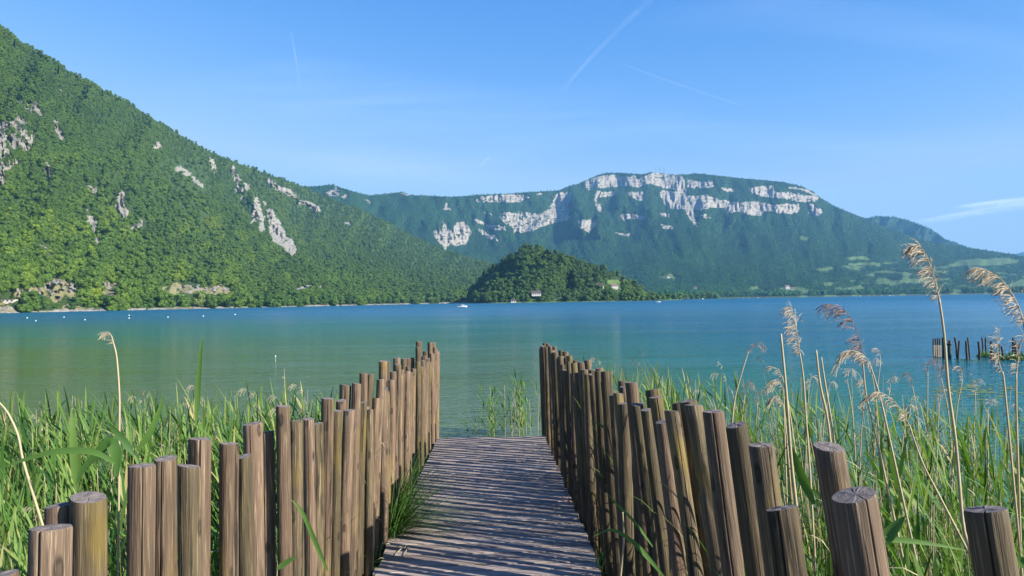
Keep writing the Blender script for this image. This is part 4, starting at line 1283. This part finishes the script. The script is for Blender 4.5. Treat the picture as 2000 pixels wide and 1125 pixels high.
leaf_thing([(228, 930), (226, 885), (214, 865), (195, 880), (160, 920), (148, 948)], 24, 2.4, 'broad folded leaf turning down into a dark tip behind the near left posts', 2, tint=.35)
leaf_thing([(225, 905), (180, 882), (110, 882), (50, 897), (0, 915)], 14, 2.3, 'long leaf reaching left across the reeds at the left edge', 3)
leaf_thing([(268, 880), (290, 850), (306, 815), (322, 770)], 14, 2.8, 'long narrow leaf slanting up right behind the left posts', 4)
leaf_thing([(262, 890), (245, 865), (222, 838), (206, 822)], 14, 2.8, 'dark leaf slanting up left above the near left posts', 5, tint=.2)
leaf_thing([(383, 830), (386, 770), (391, 700), (396, 660)], 11, 3.4, 'tall upright green leaf rising highest over the left reeds', 6)
leaf_thing([(640, 1115), (612, 1050), (590, 1000), (568, 975)], 10, 2.3, 'single green leaf hanging across the left palisade', 7)
leaf_thing([(540, 1112), (560, 1098), (580, 1086)], 12, 2.3, 'short green leaf low on the left palisade', 8)
leaf_thing([(1300, 1130), (1262, 1085), (1232, 1055), (1195, 1035), (1158, 1048)], 10, 3.0, 'thin green leaf arching across the foot of the right palisade', 9)
leaf_thing([(1275, 1068), (1240, 1020), (1205, 985), (1188, 965)], 6, 3.0, 'fine grass blade slanting across the right palisade', 10)
leaf_thing([(1660, 1060), (1700, 1052), (1790, 1058), (1890, 1075)], 14, 2.6, 'broad leaf lying level between the two nearest right posts', 11)
leaf_thing([(1716, 1068), (1735, 1045), (1752, 1025), (1768, 1008)], 26, 2.6, 'short broad leaf rising right of the nearest right posts', 12)
leaf_thing([(1590, 985), (1570, 940), (1555, 900), (1546, 872)], 20, 2.8, 'curved broad leaf between the right posts', 13)
leaf_thing([(2010, 1105), (1990, 1095), (1970, 1088)], 22, 1.6, 'pale broad leaf at the lower right corner', 14)
leaf_thing([(1420, 838), (1403, 825), (1385, 812)], 5, 4.0, 'small leaf tip behind the right posts', 15)

# ------------------------------------------------------------------ grass and litter on the deck
def deck_px(px, py):
    r_ = ray(float(px), float(py)); t = EYE / -float(r_ @ PN); return CAM + r_ * t
def tuft(px, py, n, hgt, label, seed, reach=1.0):
    b = Vector(deck_px(px, py)); r = random.Random(seed); mb = MB()
    for i in range(n):
        oy = r.uniform(-.55, .55) * reach
        mb.blade((r.uniform(-.05, .05) * reach, oy, -.02), r.gauss(-.1, .75), hgt * r.uniform(.4, 1.1), r.uniform(.006, .012), r.uniform(.35, 1.4), r.uniform(.4, 1.6), 7, 0, r.uniform(-.4, .4))
    o = mb.build('grass_tuft', LEAFO, None, False); o.location = b; o['tint'] = .45
    return tag(o, label, 'grass')
tuft(772, 1034, 360, .98, 'bushy tuft of fine green grass spilling over the left edge of the deck', 5, .55)
tuft(790, 958, 34, .55, 'thinner grass growing up the left palisade beyond the bushy tuft', 6, .9)
tuft(722, 1104, 26, .22, 'tiny grass tuft at the near left foot of the palisade', 7, .2)
tuft(1170, 1105, 24, .25, 'small dark grass tuft at the near foot of the right palisade', 8, .3)
for i, (a, b, lab) in enumerate([((768, 1087), (792, 1070), 'longest bent dry straw lying on the deck by the tuft'), ((731, 1098), (752, 1093), 'dry straw lying flat at the deck edge nearest the camera'), ((770, 1073), (783, 1070), 'short dry straw right under the grass tuft'), ((788, 1088), (796, 1070), 'crooked dry straw crossing the longest one'), ((747, 1068), (762, 1065), 'dry straw beside the left palisade foot')]):
    p, q = Vector(deck_px(*a)), Vector(deck_px(*b)); mb = MB()
    c = (p + q) / 2 + Vector((.01, .01, .022))
    mb.tube([p - p + Vector((0, 0, .006)), c - p, q - p + Vector((0, 0, .008))], .0035, 5)
    o = mb.build('straw', STRAW, None, True); o.location = p; tag(o, lab, 'straw')
DEADL = simple_mat('dead_leaf', (.30, .14, .08), .8, .4, 30)
r = random.Random(3)
for i, (x, y) in enumerate([(1098, 956), (1104, 962), (1108, 968), (1103, 972), (1112, 975), (1116, 981), (1107, 980), (1120, 986), (1100, 962)]):
    p = deck_px(x, y); mb = MB(); s = r.uniform(.022, .04)
    mb.add([(-s, 0, .006), (-.2 * s, -.5 * s, .012), (s, 0, .02), (.1 * s, .55 * s, .010), (0, 0, .006)], [(0, 1, 4), (1, 2, 4), (2, 3, 4), (3, 0, 4)])
    o = mb.build('dead_leaf', DEADL); o.location = p; o.rotation_euler = (r.uniform(-.2, .2), r.uniform(-.2, .2), r.uniform(0, 6))
    tag(o, f'curled reddish dead leaf by the right palisade foot, {ordinal(i + 1)} of the little drift', 'leaf', 'dead leaves on the deck')

# ------------------------------------------------------------------ old stakes in the water at the right
STAKE = simple_mat('black_wet_stake', (.045, .038, .032), .8, .4, 5)
STAKEP = simple_mat('pale_board', (.24, .21, .17), .8, .3, 5)
st_ = [(1823, 662, 1824, 696, 4), (1827, 661, 1828, 697, 4), (1831, 660, 1832, 698, 4), (1835, 661, 1836, 697, 4), (1842, 659, 1843, 699, 6), (1847, 661, 1847, 698, 4), (1855, 665, 1855, 701, 6), (1865, 659, 1869, 698, 4), (1874, 665, 1871, 702, 4),
       (1887, 666, 1889, 703, 4.5), (1890, 659, 1894, 700, 3), (1911, 667, 1913, 702, 5), (1918, 659, 1920, 688, 3.5), (1925, 659, 1926, 690, 3.5), (1936, 667, 1936, 703, 6), (1951, 672, 1951, 700, 4), (1956, 676, 1959, 703, 4), (1979, 660, 1979, 698, 5), (1983, 666, 1984, 702, 5), (1990, 672, 1990, 703, 4), (2006, 664, 2005, 700, 5), (2020, 670, 2022, 702, 5)]
for i, (x1, y1, x2, y2, w) in enumerate(st_):
    b = Vector(on_plane(float(x2), float(y2), 0.0)); D = b.y
    tp = Vector(at_depth(float(x1), float(y1), D)) - b
    mb = MB(); ra = w * D / FPX / 2 * (.8 if i < 4 else 1)
    k_ = random.uniform(.85, 1.0)
    mb.tube([tp * -.9, tp * 0, tp * .5 + Vector((random.uniform(-.02, .02), 0, 0)), tp * .97, tp], [ra * 1.05, ra, ra * k_, ra * .95, ra * .7], 9)
    o = mb.build('old_stake', STAKE, None, True); o.location = b
    if i < 4:
        pb = MB(); pb.box((0, -ra - .01, tp.z * .33), (ra * 2.1, .03, tp.z * .62)); pb.build('pale_plank', STAKEP, o)
    tag(o, f'old dark stake in the water, {ordinal(i + 1)} from the left of the broken row', 'stake', 'old stakes standing in the lake')
b1 = Vector(at_depth(1841., 672., Vector(on_plane(1843., 699., 0)).y - .15)); b2 = Vector(at_depth(1857., 673., Vector(on_plane(1855., 701., 0)).y - .15))
mb = MB(); mb.tube([b1 - b1, b2 - b1], .04, 8); o = mb.build('old_rail', STAKE, None, True); o.location = b1; tag(o, 'short dark rail nailed between two old stakes in the lake', 'rail')
for i, (px, py, wp, n, lab) in enumerate([(1932, 697, 34, 160, 'low brown-green plant mat between the old stakes, left clump'), (1972, 702, 40, 210, 'low leafy plant mat between the old stakes, right clump'), (1893, 704, 60, 50, 'thin floating weeds at the foot of the old stakes'), (2015, 700, 40, 160, 'plant mat at the right edge by the old stakes')]):
    b = Vector(on_plane(float(px), float(py), 0.0)); r = random.Random(i); mb = MB(); W_ = wp * b.y / FPX / 2
    for k_ in range(n):
        x, y = r.gauss(0, W_ * .5), r.uniform(-.5, .5)
        mb.blade((x, y, -.02), r.uniform(0, 6.28), r.uniform(.12, .42) * (1 if i != 2 else .3), r.uniform(.03, .06), r.uniform(.3, 1.4), r.uniform(.3, 1.5), 3, 0)
    o = mb.build('water_plants', LEAFO); o.location = b; o['tint'] = .45; tag(o, lab, 'water plants')

# lily pads floating in the right bay
LILY = simple_mat('lily_pad', (.14, .20, .05), .5, .2, 3)
pads = MB()
r = random.Random(12)
for i in range(90):
    px = r.gauss(1900, 45); py = r.gauss(760, 9)
    p = Vector(on_plane(px, py, .006)); s = r.uniform(.05, .10); n = 9
    pads.add([p + Vector((math.cos(6.28 * k_ / n) * s, math.sin(6.28 * k_ / n) * s, r.uniform(0, .004))) for k_ in range(n)], [tuple(range(n))])
o = pads.build('lily_pads', LILY); tag(o, 'scattered small floating pads on the water right of the reeds', 'water plants', kind='stuff')
# ------------------------------------------------------------------ boats and buoys
WHITE = simple_mat('white_gelcoat', (.80, .80, .78), .35, .05, 2, .5)
DARKM = simple_mat('dark_trim', (.05, .05, .06), .5, .2, 2)
ROOFM = simple_mat('roof_tiles', (.20, .115, .085), .8, .3, 2)
ROOFD = simple_mat('dark_roof', (.09, .07, .065), .8, .3, 2)
WALLM = simple_mat('render_wall', (.52, .48, .42), .8, .1, 1)
WALLW = simple_mat('white_wall', (.52, .50, .46), .8, .06, 1)
WINM = simple_mat('window_glass', (.06, .07, .09), .2, .2, 1, .5)
SKIN = simple_mat('skin', (.45, .28, .20), .6, .1, 5)
CLOTHR = simple_mat('red_cloth', (.40, .08, .06), .8, .1, 5)

def boat(px, py, L, label, group=None, rz=0.0, cabin=True):
    b = on_plane(float(px), float(py), 0.0)
    t = thing('motor_boat' if cabin else 'small_boat', label, 'boat', tuple(b), rz, group)
    mb = MB(); n = 9; sec = []
    for i in range(n):
        u = i / (n - 1); x = (u - .5) * L
        w = L * .19 * (1 - max(0, (u - .45) / .55) ** 2.2) * (.9 + .1 * u) + .01
        zt = L * (.11 + .05 * u * u); zb = -.06 * L * (1 - .8 * u ** 4)
        sec.append([(x, -w, zt), (x, -w * .85, zt * .35), (x, 0, zb), (x, w * .85, zt * .35), (x, w, zt), (x, w * .85, zt * .92), (x, -w * .85, zt * .92)])
    vv = [p for s in sec for p in s]
    ff = [(i * 7 + k_, i * 7 + (k_ + 1) % 7, (i + 1) * 7 + (k_ + 1) % 7, (i + 1) * 7 + k_) for i in range(n - 1) for k_ in range(7)]
    ff += [tuple(range(7))[::-1], tuple((n - 1) * 7 + k_ for k_ in range(7))]
    mb.add(vv, ff); mb.build('hull', WHITE, t)
    if cabin:
        mb = MB(); mb.box((L * .05, 0, L * .19), (L * .26, L * .24, L * .13)); mb.box((L * .05, 0, L * .265), (L * .34, L * .28, L * .02)); mb.build('cabin', WHITE, t)
        mb = MB(); mb.box((L * .05, -L * .123, L * .205), (L * .2, .01, L * .06)); mb.box((L * .183, 0, L * .205), (.01, L * .18, L * .06)); mb.build('cabin_window', WINM, t)
        mb = MB(); mb.box((-L * .5, 0, L * .08), (L * .05, L * .08, L * .18)); mb.build('outboard_motor', DARKM, t)
    return t
boat(903, 600, 4.6, 'small white cabin boat with people aboard, crossing the lake left of the hill')
boat(1285.5, 590.3, 3.4, 'small white boat on the water off the right foot of the wooded hill')
def person(px, py, D, label):
    b = Vector(at_depth(float(px), float(py), D))
    me = bpy.data.meshes.new('person'); bm = bmesh.new()
    # seated figure, one skinned surface
    J = {'pel': (0, 0, .1), 'chest': (0, 0, .42), 'neck': (0, 0, .58), 'head': (0, 0, .72), 'le': (-.22, .05, .34), 'lh': (-.16, .26, .28), 're': (.22, .05, .34), 'rh': (.16, .26, .28),
         'lk': (-.1, .40, .12), 'lf': (-.1, .42, -.28), 'rk': (.1, .40, .12), 'rf': (.1, .42, -.28), 'ls': (-.17, 0, .50), 'rs': (.17, 0, .50)}
    E = [('pel', 'chest'), ('chest', 'neck'), ('neck', 'head'), ('chest', 'ls'), ('ls', 'le'), ('le', 'lh'), ('chest', 'rs'), ('rs', 're'), ('re', 'rh'), ('pel', 'lk'), ('lk', 'lf'), ('pel', 'rk'), ('rk', 'rf')]
    R = {'pel': .15, 'chest': .16, 'neck': .06, 'head': .11, 'le': .045, 'lh': .035, 're': .045, 'rh': .035, 'lk': .07, 'lf': .05, 'rk': .07, 'rf': .05, 'ls': .06, 'rs': .06}
    nm = list(J); me.from_pydata([J[n_] for n_ in nm], [(nm.index(a), nm.index(c)) for a, c in E], [])
    o = bpy.data.objects.new('person', me); link(o); o.location = b
    md = o.modifiers.new('skin', 'SKIN'); sv = me.skin_vertices[0].data if me.skin_vertices else None
    if sv is None:
        bm.from_mesh(me); bm.verts.layers.skin.verify(); bm.to_mesh(me); sv = me.skin_vertices[0].data
    for i, n_ in enumerate(nm): sv[i].radius = (R[n_], R[n_]); sv[i].use_root = (n_ == 'pel')
    bm.free()
    o.modifiers.new('sub', 'SUBSURF').levels = 1
    me.materials.append(CLOTHR)
    return tag(o, label, 'person')
Db = on_plane(903., 600., 0.)[1]
person(898, 598.2, Db, 'person in red sitting in the stern of the white cabin boat')
for i, (x, y) in enumerate([(70, 627), (53, 621.5), (166, 625), (252, 616.5), (252, 622), (328, 620), (397, 618), (125, 620), (459, 615), (538, 696)]):
    b = on_plane(float(x), float(y), 0.0)
    s = .115 * b[1] / 150
    t = thing('mooring_buoy', f'white mooring buoy on the left water, {ordinal(i + 1)} counted outward from the left edge' if i < 9 else 'small white float alone on the water left of the palisade end', 'buoy', tuple(b), 0, 'white buoys off the left shore')
    mb = MB(); n1, n2 = 6, 10; vv = []
    for a in range(n1 + 1):
        th = math.pi * a / n1
        for c in range(n2): vv.append((s * math.sin(th) * math.cos(6.283 * c / n2), s * math.sin(th) * math.sin(6.283 * c / n2), s * .5 + s * math.cos(th)))
    mb.add(vv, [(a * n2 + c, (a + 1) * n2 + c, (a + 1) * n2 + (c + 1) % n2, a * n2 + (c + 1) % n2) for a in range(n1) for c in range(n2)])
    mb.build('float', WHITE, t, True)
    mb = MB(); mb.tube([(0, 0, s * 1.4), (0, 0, s * 1.9)], s * .12, 6); mb.build('mooring_ring', DARKM, t)

# ------------------------------------------------------------------ houses
def house(px, py, D, w, dp, h, rz, label, wall=WALLW, roof=ROOFM, rh=.45, wins=3, group=None, flat=False, floors=1):
    """stands with its foot at the pixel (px, py) at depth D"""
    b = at_depth(float(px), float(py), float(D))
    t = thing('house', label, 'house', tuple(b), rz, group)
    mb = MB(); mb.box((0, 0, h / 2 - .5), (w, dp, h + 1)); 
    if not flat: mb.add([(-w / 2, -dp / 2, h), (-w / 2, dp / 2, h), (-w / 2, 0, h + dp * rh), (w / 2, -dp / 2, h), (w / 2, dp / 2, h), (w / 2, 0, h + dp * rh)], [(0, 2, 1), (3, 4, 5)])
    mb.build('wall', wall, t)
    mb = MB(); e = .5; th = .18
    if flat: mb.box((0, 0, h + .12), (w + 1, dp + 1, .22))
    else:
        for s in (-1, 1):
            a0 = (s * (dp / 2 + e)); z0 = h - e * rh * 2 * .5; z1_ = h + dp * rh
            mb.add([(-w / 2 - e, a0, z0), (w / 2 + e, a0, z0), (w / 2 + e, 0, z1_ + th), (-w / 2 - e, 0, z1_ + th), (-w / 2 - e, a0, z0 + th), (w / 2 + e, a0, z0 + th), (w / 2 + e, 0, z1_ + 2 * th), (-w / 2 - e, 0, z1_ + 2 * th)],
                   [(0, 1, 2, 3), (4, 7, 6, 5), (0, 4, 5, 1), (1, 5, 6, 2), (2, 6, 7, 3), (3, 7, 4, 0)])
    rf = mb.build('roof', roof, t)
    if not flat:
        mb = MB(); mb.box((w * .25, dp * .12, h + dp * rh + .3), (.6, .6, 1.4)); mb.build('chimney', wall, rf)
    for fl in range(floors):
        for i in range(wins):
            x = (i - (wins - 1) / 2) * w / (wins + .3)
            mb = MB(); mb.box((x, -dp / 2 - .03, h * (fl + .55) / floors), (w / wins * .42, .08, h / floors * .42)); mb.build('window', WINM, t)
    return t
house(1047, 577, 1085, 13, 9, 3.4, .1, 'large white chalet with a wide gable on the lawn at the foot of the hill', WALLW, ROOFD, .35, 4)
house(1172, 563, 1120, 11, 8, 3.5, -.2, 'dark roofed house among the trees right of the shaded hollow', WALLM, ROOFD, .5, 3)
house(1199, 565, 1125, 10, 8, 5.2, .25, 'white two storey house under the green clearing on the hill', WALLW, ROOFM, .3, 3, floors=2)
house(1175, 549.5, 1170, 3.2, 3, 2.4, 0, 'tiny white cabin above the dark roofed house', WALLW, ROOFM, .4, 1)
house(1003, 590, 1050, 7, 5, 2.2, 0, 'low white hut behind the shore trees left of the lawn', WALLW, ROOFD, .25, 2)
house(935, 586, 1290, 8, 6, 2.6, .1, 'small white house on the meadow at the left foot of the hill', WALLW, ROOFD, .35, 2)
q_, _, _, _ = hA.sample(np.array([14.]), np.array([591.]))
house(14, 591, float(q_[0, 1]) - 2.5, 12, 5, 2.4, .12, 'low grey lakeside shed with a flat dark roof at the left edge', WALLM, ROOFD, .3, 4, flat=True)
vill = [(1537, 564, 2950, 16, 11, 9, 'tall pale manor house above the big meadow', 2), (1546, 565, 2950, 22, 9, 4, 'long pale wing beside the manor house', 1), (1305, 543, 3300, 12, 9, 5, 'lone white farmhouse in the small clearing low on the mountain', 1), (1358, 564, 2900, 10, 8, 5, 'lone white house in the dark wood left of the manor', 1)]
for x, y, D, w, dp, h, lab, fl in vill: house(x, y, D, w, dp, h, random.uniform(-.3, .3), lab, WALLW, ROOFM, .4, 4, floors=fl)
vp = [(1553, 551), (1566, 552), (1572, 550), (1600, 553), (1604, 556), (1627, 557), (1640, 559), (1646, 557), (1655, 553), (1674, 559), (1687, 543), (1693, 557), (1716, 560), (1732, 558), (1712, 553), (1722, 550), (1875, 562), (1884, 560), (1893, 563), (1902, 561), (1912, 564), (1866, 559), (1290, 578), (1398, 575), (1388, 578), (1930, 566)]
for i, (x, y) in enumerate(vp):
    house(x, y, 2980 + 60 * (575 - y), random.uniform(8, 13), random.uniform(7, 9), random.uniform(3.5, 5.5), random.uniform(-.6, .6), f'small village house above the far shore, {ordinal(i + 1)} counting from the meadow', random.choice([WALLW, WALLM]), ROOFM, .42, 3, 'village houses above the far right shore')
for i, x in enumerate([1327, 1372, 1452, 1463, 1480, 1497, 1623, 1632, 1638, 1655, 1666, 1680, 1697, 1708, 1722, 1738, 1744, 1750]):
    y = 604 - .016 * x + (1.6 if x > 1400 else 2.6)
    boat(x, y, random.uniform(5, 8), f'tiny white boat moored along the far right shore, {ordinal(i + 1)} counted from the left', 'boats moored along the far shore', random.uniform(0, 3), cabin=True)

# landing stage on the near shore left of the hill
b = on_plane(945., 593.0, .0); t = thing('landing_stage', 'small dark landing stage on the shore left of the wooded hill', 'jetty', tuple(b))
mb = MB(); mb.box((0, 0, .7), (8, 2.5, .25)); mb.build('platform', DARKM, t)
for x in (-3.5, 0, 3.5):
    mb = MB(); mb.box((x, -1, 0), (.25, .25, 1.4)); mb.build('pile', DARKM, t)

# ------------------------------------------------------------------ pylons on the ridge
STEEL = simple_mat('galvanised_steel', (.30, .31, .33), .5, .1, 1)
for i, (px, top, foot, lab) in enumerate([(1238, 331, 339, 'smallest lattice pylon standing alone left on the cliff top'), (1280, 325, 337, 'left pylon of the three on the cliff top'), (1289, 324, 337, 'middle pylon of the three on the cliff top'), (1297, 325, 338, 'right pylon of the three on the cliff top')]):
    q, ok, _, _ = hB.sample(np.array([float(px)]), np.array([345.0])); D = q[0, 1] + 60
    b = Vector(at_depth(float(px), float(foot) + 4, D)); H_ = (foot + 4 - top) * D / FPX
    t = thing('power_pylon', lab, 'pylon', b)
    mb = MB()
    for sx in (-1, 1):
        for sy in (-1, 1):
            mb.tube([(sx * 3.2, sy * 3.2, 0), (sx * .9, sy * .9, H_)], .55, 4)
    z = 0
    while z < H_ - 4:
        a = 3.2 + (.9 - 3.2) * z / H_; c = 3.2 + (.9 - 3.2) * (z + 5) / H_
        mb.tube([(-a, -a, z), (c, -c, z + 5)], .16, 4); mb.tube([(a, -a, z), (-c, -c, z + 5)], .16, 4); z += 5
    mb.build('lattice_tower', STEEL, t)
    for zz, wd in ((H_ - 1, 12), (H_ - 9, 17)):
        mb = MB(); mb.tube([(-wd / 2, 0, zz + 1.0), (0, 0, zz), (wd / 2, 0, zz + 1.0)], .65, 4); mb.build('cross_arm', STEEL, t)

# ------------------------------------------------------------------ trees along the near shores, each its own
crown_data = [o.data for o in crown_srcs]
SHC = foliage_mat('shore_tree_crown', [(0.0, (.028, .070, .018)), (.4, (.060, .130, .022)), (.75, (.11, .19, .03)), (1.0, (.19, .24, .07))], attr_type='OBJECT')
shore_crowns = [crown_mesh('crown', 300 + i, 14, 620, False, .055, False, SHC).data for i in range(5)]
def trunk_mesh(seed):
    r = random.Random(seed); mb = MB()
    mb.tube([(0, 0, -.08), (.01, 0, .15), (r.uniform(-.02, .02), 0, .35), (r.uniform(-.03, .03), .01, .62)], [.035, .026, .02, .008], 7)
    for i in range(5):
        z = .18 + .08 * i; a = r.uniform(0, 6.28)
        mb.tube([(0, 0, z), (math.cos(a) * .10, math.sin(a) * .10, z + .12), (math.cos(a) * .24, math.sin(a) * .24, z + .22)], [.012, .009, .004], 5)
    return mb.build('trunk', BARK, None, True, False).data
trunks = [trunk_mesh(i) for i in range(3)]
def tree(px, py, D, h, label, group, tint, sq=1.0):
    b = at_depth(float(px), float(py), float(D))
    t = thing('broadleaf_tree', label, 'tree', tuple(b), random.uniform(0, 6.28), group)
    c = bpy.data.objects.new('crown', random.choice(shore_crowns)); link(c, t); c.scale = (h * sq, h * sq, h); c.location = (0, 0, -.08 * h); c['tint'] = tint
    k_ = bpy.data.objects.new('trunk', random.choice(trunks)); link(k_, t); k_.scale = (h, h, h)
    return t
xx = 44; i = 0
while xx < 905:
    i += 1
    Dq = float(np.interp(xx, hA.us, hA.P[0, :, 1])) + 12 + random.uniform(0, 22)
    hpx = np.interp(xx, [0, 200, 450, 600, 900], [34, 32, 32, 28, 24]) * random.uniform(.5, 1.1)
    h = hpx * Dq / FPX
    yb_ = float(np.interp(xx, hA.us, hA.yb)) - 5 + .008 * 0
    tree(xx, yb_, Dq, h, f'bushy green tree, {ordinal(i)} along the left shore counted from the shed', 'trees along the left shore', min(1, max(0, random.gauss(.45, .18))), random.uniform(.95, 1.35))
    xx += hpx * random.uniform(.42, .85) + (14 if xx < 430 and random.random() < .4 else 0)
n_left = i
cl = [(930, 583), (955, 592), (968, 591), (980, 592), (990, 592), (1001, 592), (1012, 592), (1022, 592), (1031, 589), (1052, 590), (1061, 592), (1069, 591), (1075, 588), (1082, 570)]
cl += [(1126, 591), (1136, 590), (1146, 590), (1156, 591), (1165, 590), (1176, 591), (1186, 590), (1196, 590), (1206, 589), (1216, 589), (1226, 588), (1236, 589), (1246, 588), (1256, 588), (1266, 588), (1276, 587), (1287, 587)]
for j, (x, y) in enumerate(cl):
    h = random.uniform(11, 19) if x > 1100 else random.uniform(9, 17)
    tree(x, y, 1075 + (30 if y < 588 else 0) + (40 if x > 1250 else 0), h, f'leafy tree, {ordinal(j + 1)} along the foot of the wooded hill counted from the left', 'trees along the foot of the wooded hill', min(1, max(0, random.gauss(.36 if x < 1230 else .62, .13))), random.uniform(.8, 1.1))
for j, x in enumerate([1296, 1306, 1318, 1328, 1340, 1351, 1362, 1374, 1386, 1398]):
    D = 1180 + (x - 1296) * 8
    tree(x, 604 - .016 * x + CAM_H * 0 + 1.8, D, random.uniform(9, 14) * D / 1400, f'pale willow, {ordinal(j + 1)} on the low point right of the wooded hill', 'willows on the low point right of the hill', random.uniform(.5, .95), 1.3)
streak('contrail', [(1275, -4, 9, .9), (1215, 50, 7, .7), (1158, 107, 6, .8), (1125, 145, 5, 1), (1105, 170, 4, .4), (1085, 192, 3, 0)], .085, 9000, 'broad broken vapour trail slanting down from the top edge of the sky', 'vapour trail', 1)
streak('contrail', [(1165, 108, 3, .1), (1230, 132, 3, .8), (1300, 158, 3, 1), (1380, 185, 3, 1), (1462, 213, 2, 1)], .10, 9500, 'long thin vapour trail sloping down right above the cliff mountain', 'vapour trail', 2)
streak('contrail', [(569, 66, 2, 1), (576, 110, 3, 1), (585, 165, 3, .5), (592, 205, 3, 0)], .13, 9200, 'short faint upright vapour trail in the left of the sky', 'vapour trail', 3)
streak('contrail', [(958, 306, 2, .8), (944, 318, 3, 1), (930, 334, 3, 0)], .15, 7000, 'very short faint vapour trail low above the far ridge', 'vapour trail', 4)
streak('cloud', [(1770, 436, 4, 0), (1830, 428, 7, .7), (1900, 415, 9, 1), (1980, 402, 11, 1), (2080, 388, 14, .8)], .62, 3400, 'long white wisp of cloud at the right edge, lower streak', 'cloud', 5, (.0003, .0003, .001))
streak('cloud', [(1850, 408, 3, 0), (1900, 402, 6, .8), (1960, 395, 8, 1), (2080, 385, 10, .8)], .55, 3600, 'thin white wisp of cloud at the right edge, upper streak', 'cloud', 6, (.0003, .0003, .001))
for i, (pts, dn, lab) in enumerate([([(250, 200, 50, 0), (600, 190, 90, 1), (1000, 240, 80, .8), (1400, 200, 60, 0)], .10, 'very thin cirrus veil across the middle of the sky'),
                                 ([(500, 330, 30, 0), (700, 320, 45, 1), (900, 335, 40, .5), (1100, 300, 30, 0)], .13, 'pale cirrus veil low over the left ridge'),
                                 ([(900, 290, 20, 0), (1300, 250, 40, .8), (1700, 300, 50, .9), (2080, 270, 50, .5)], .09, 'faint cirrus bands above the cliff mountain'),
                                 ([(1200, 60, 30, 0), (1500, 20, 50, .9), (1800, 60, 50, .8), (2080, 120, 40, .4)], .07, 'faint cirrus veil in the upper right of the sky')]):
    streak('cirrus_cloud', pts, dn, 8000, lab, 'cloud', 10 + i, (.00012, .0005, .001))
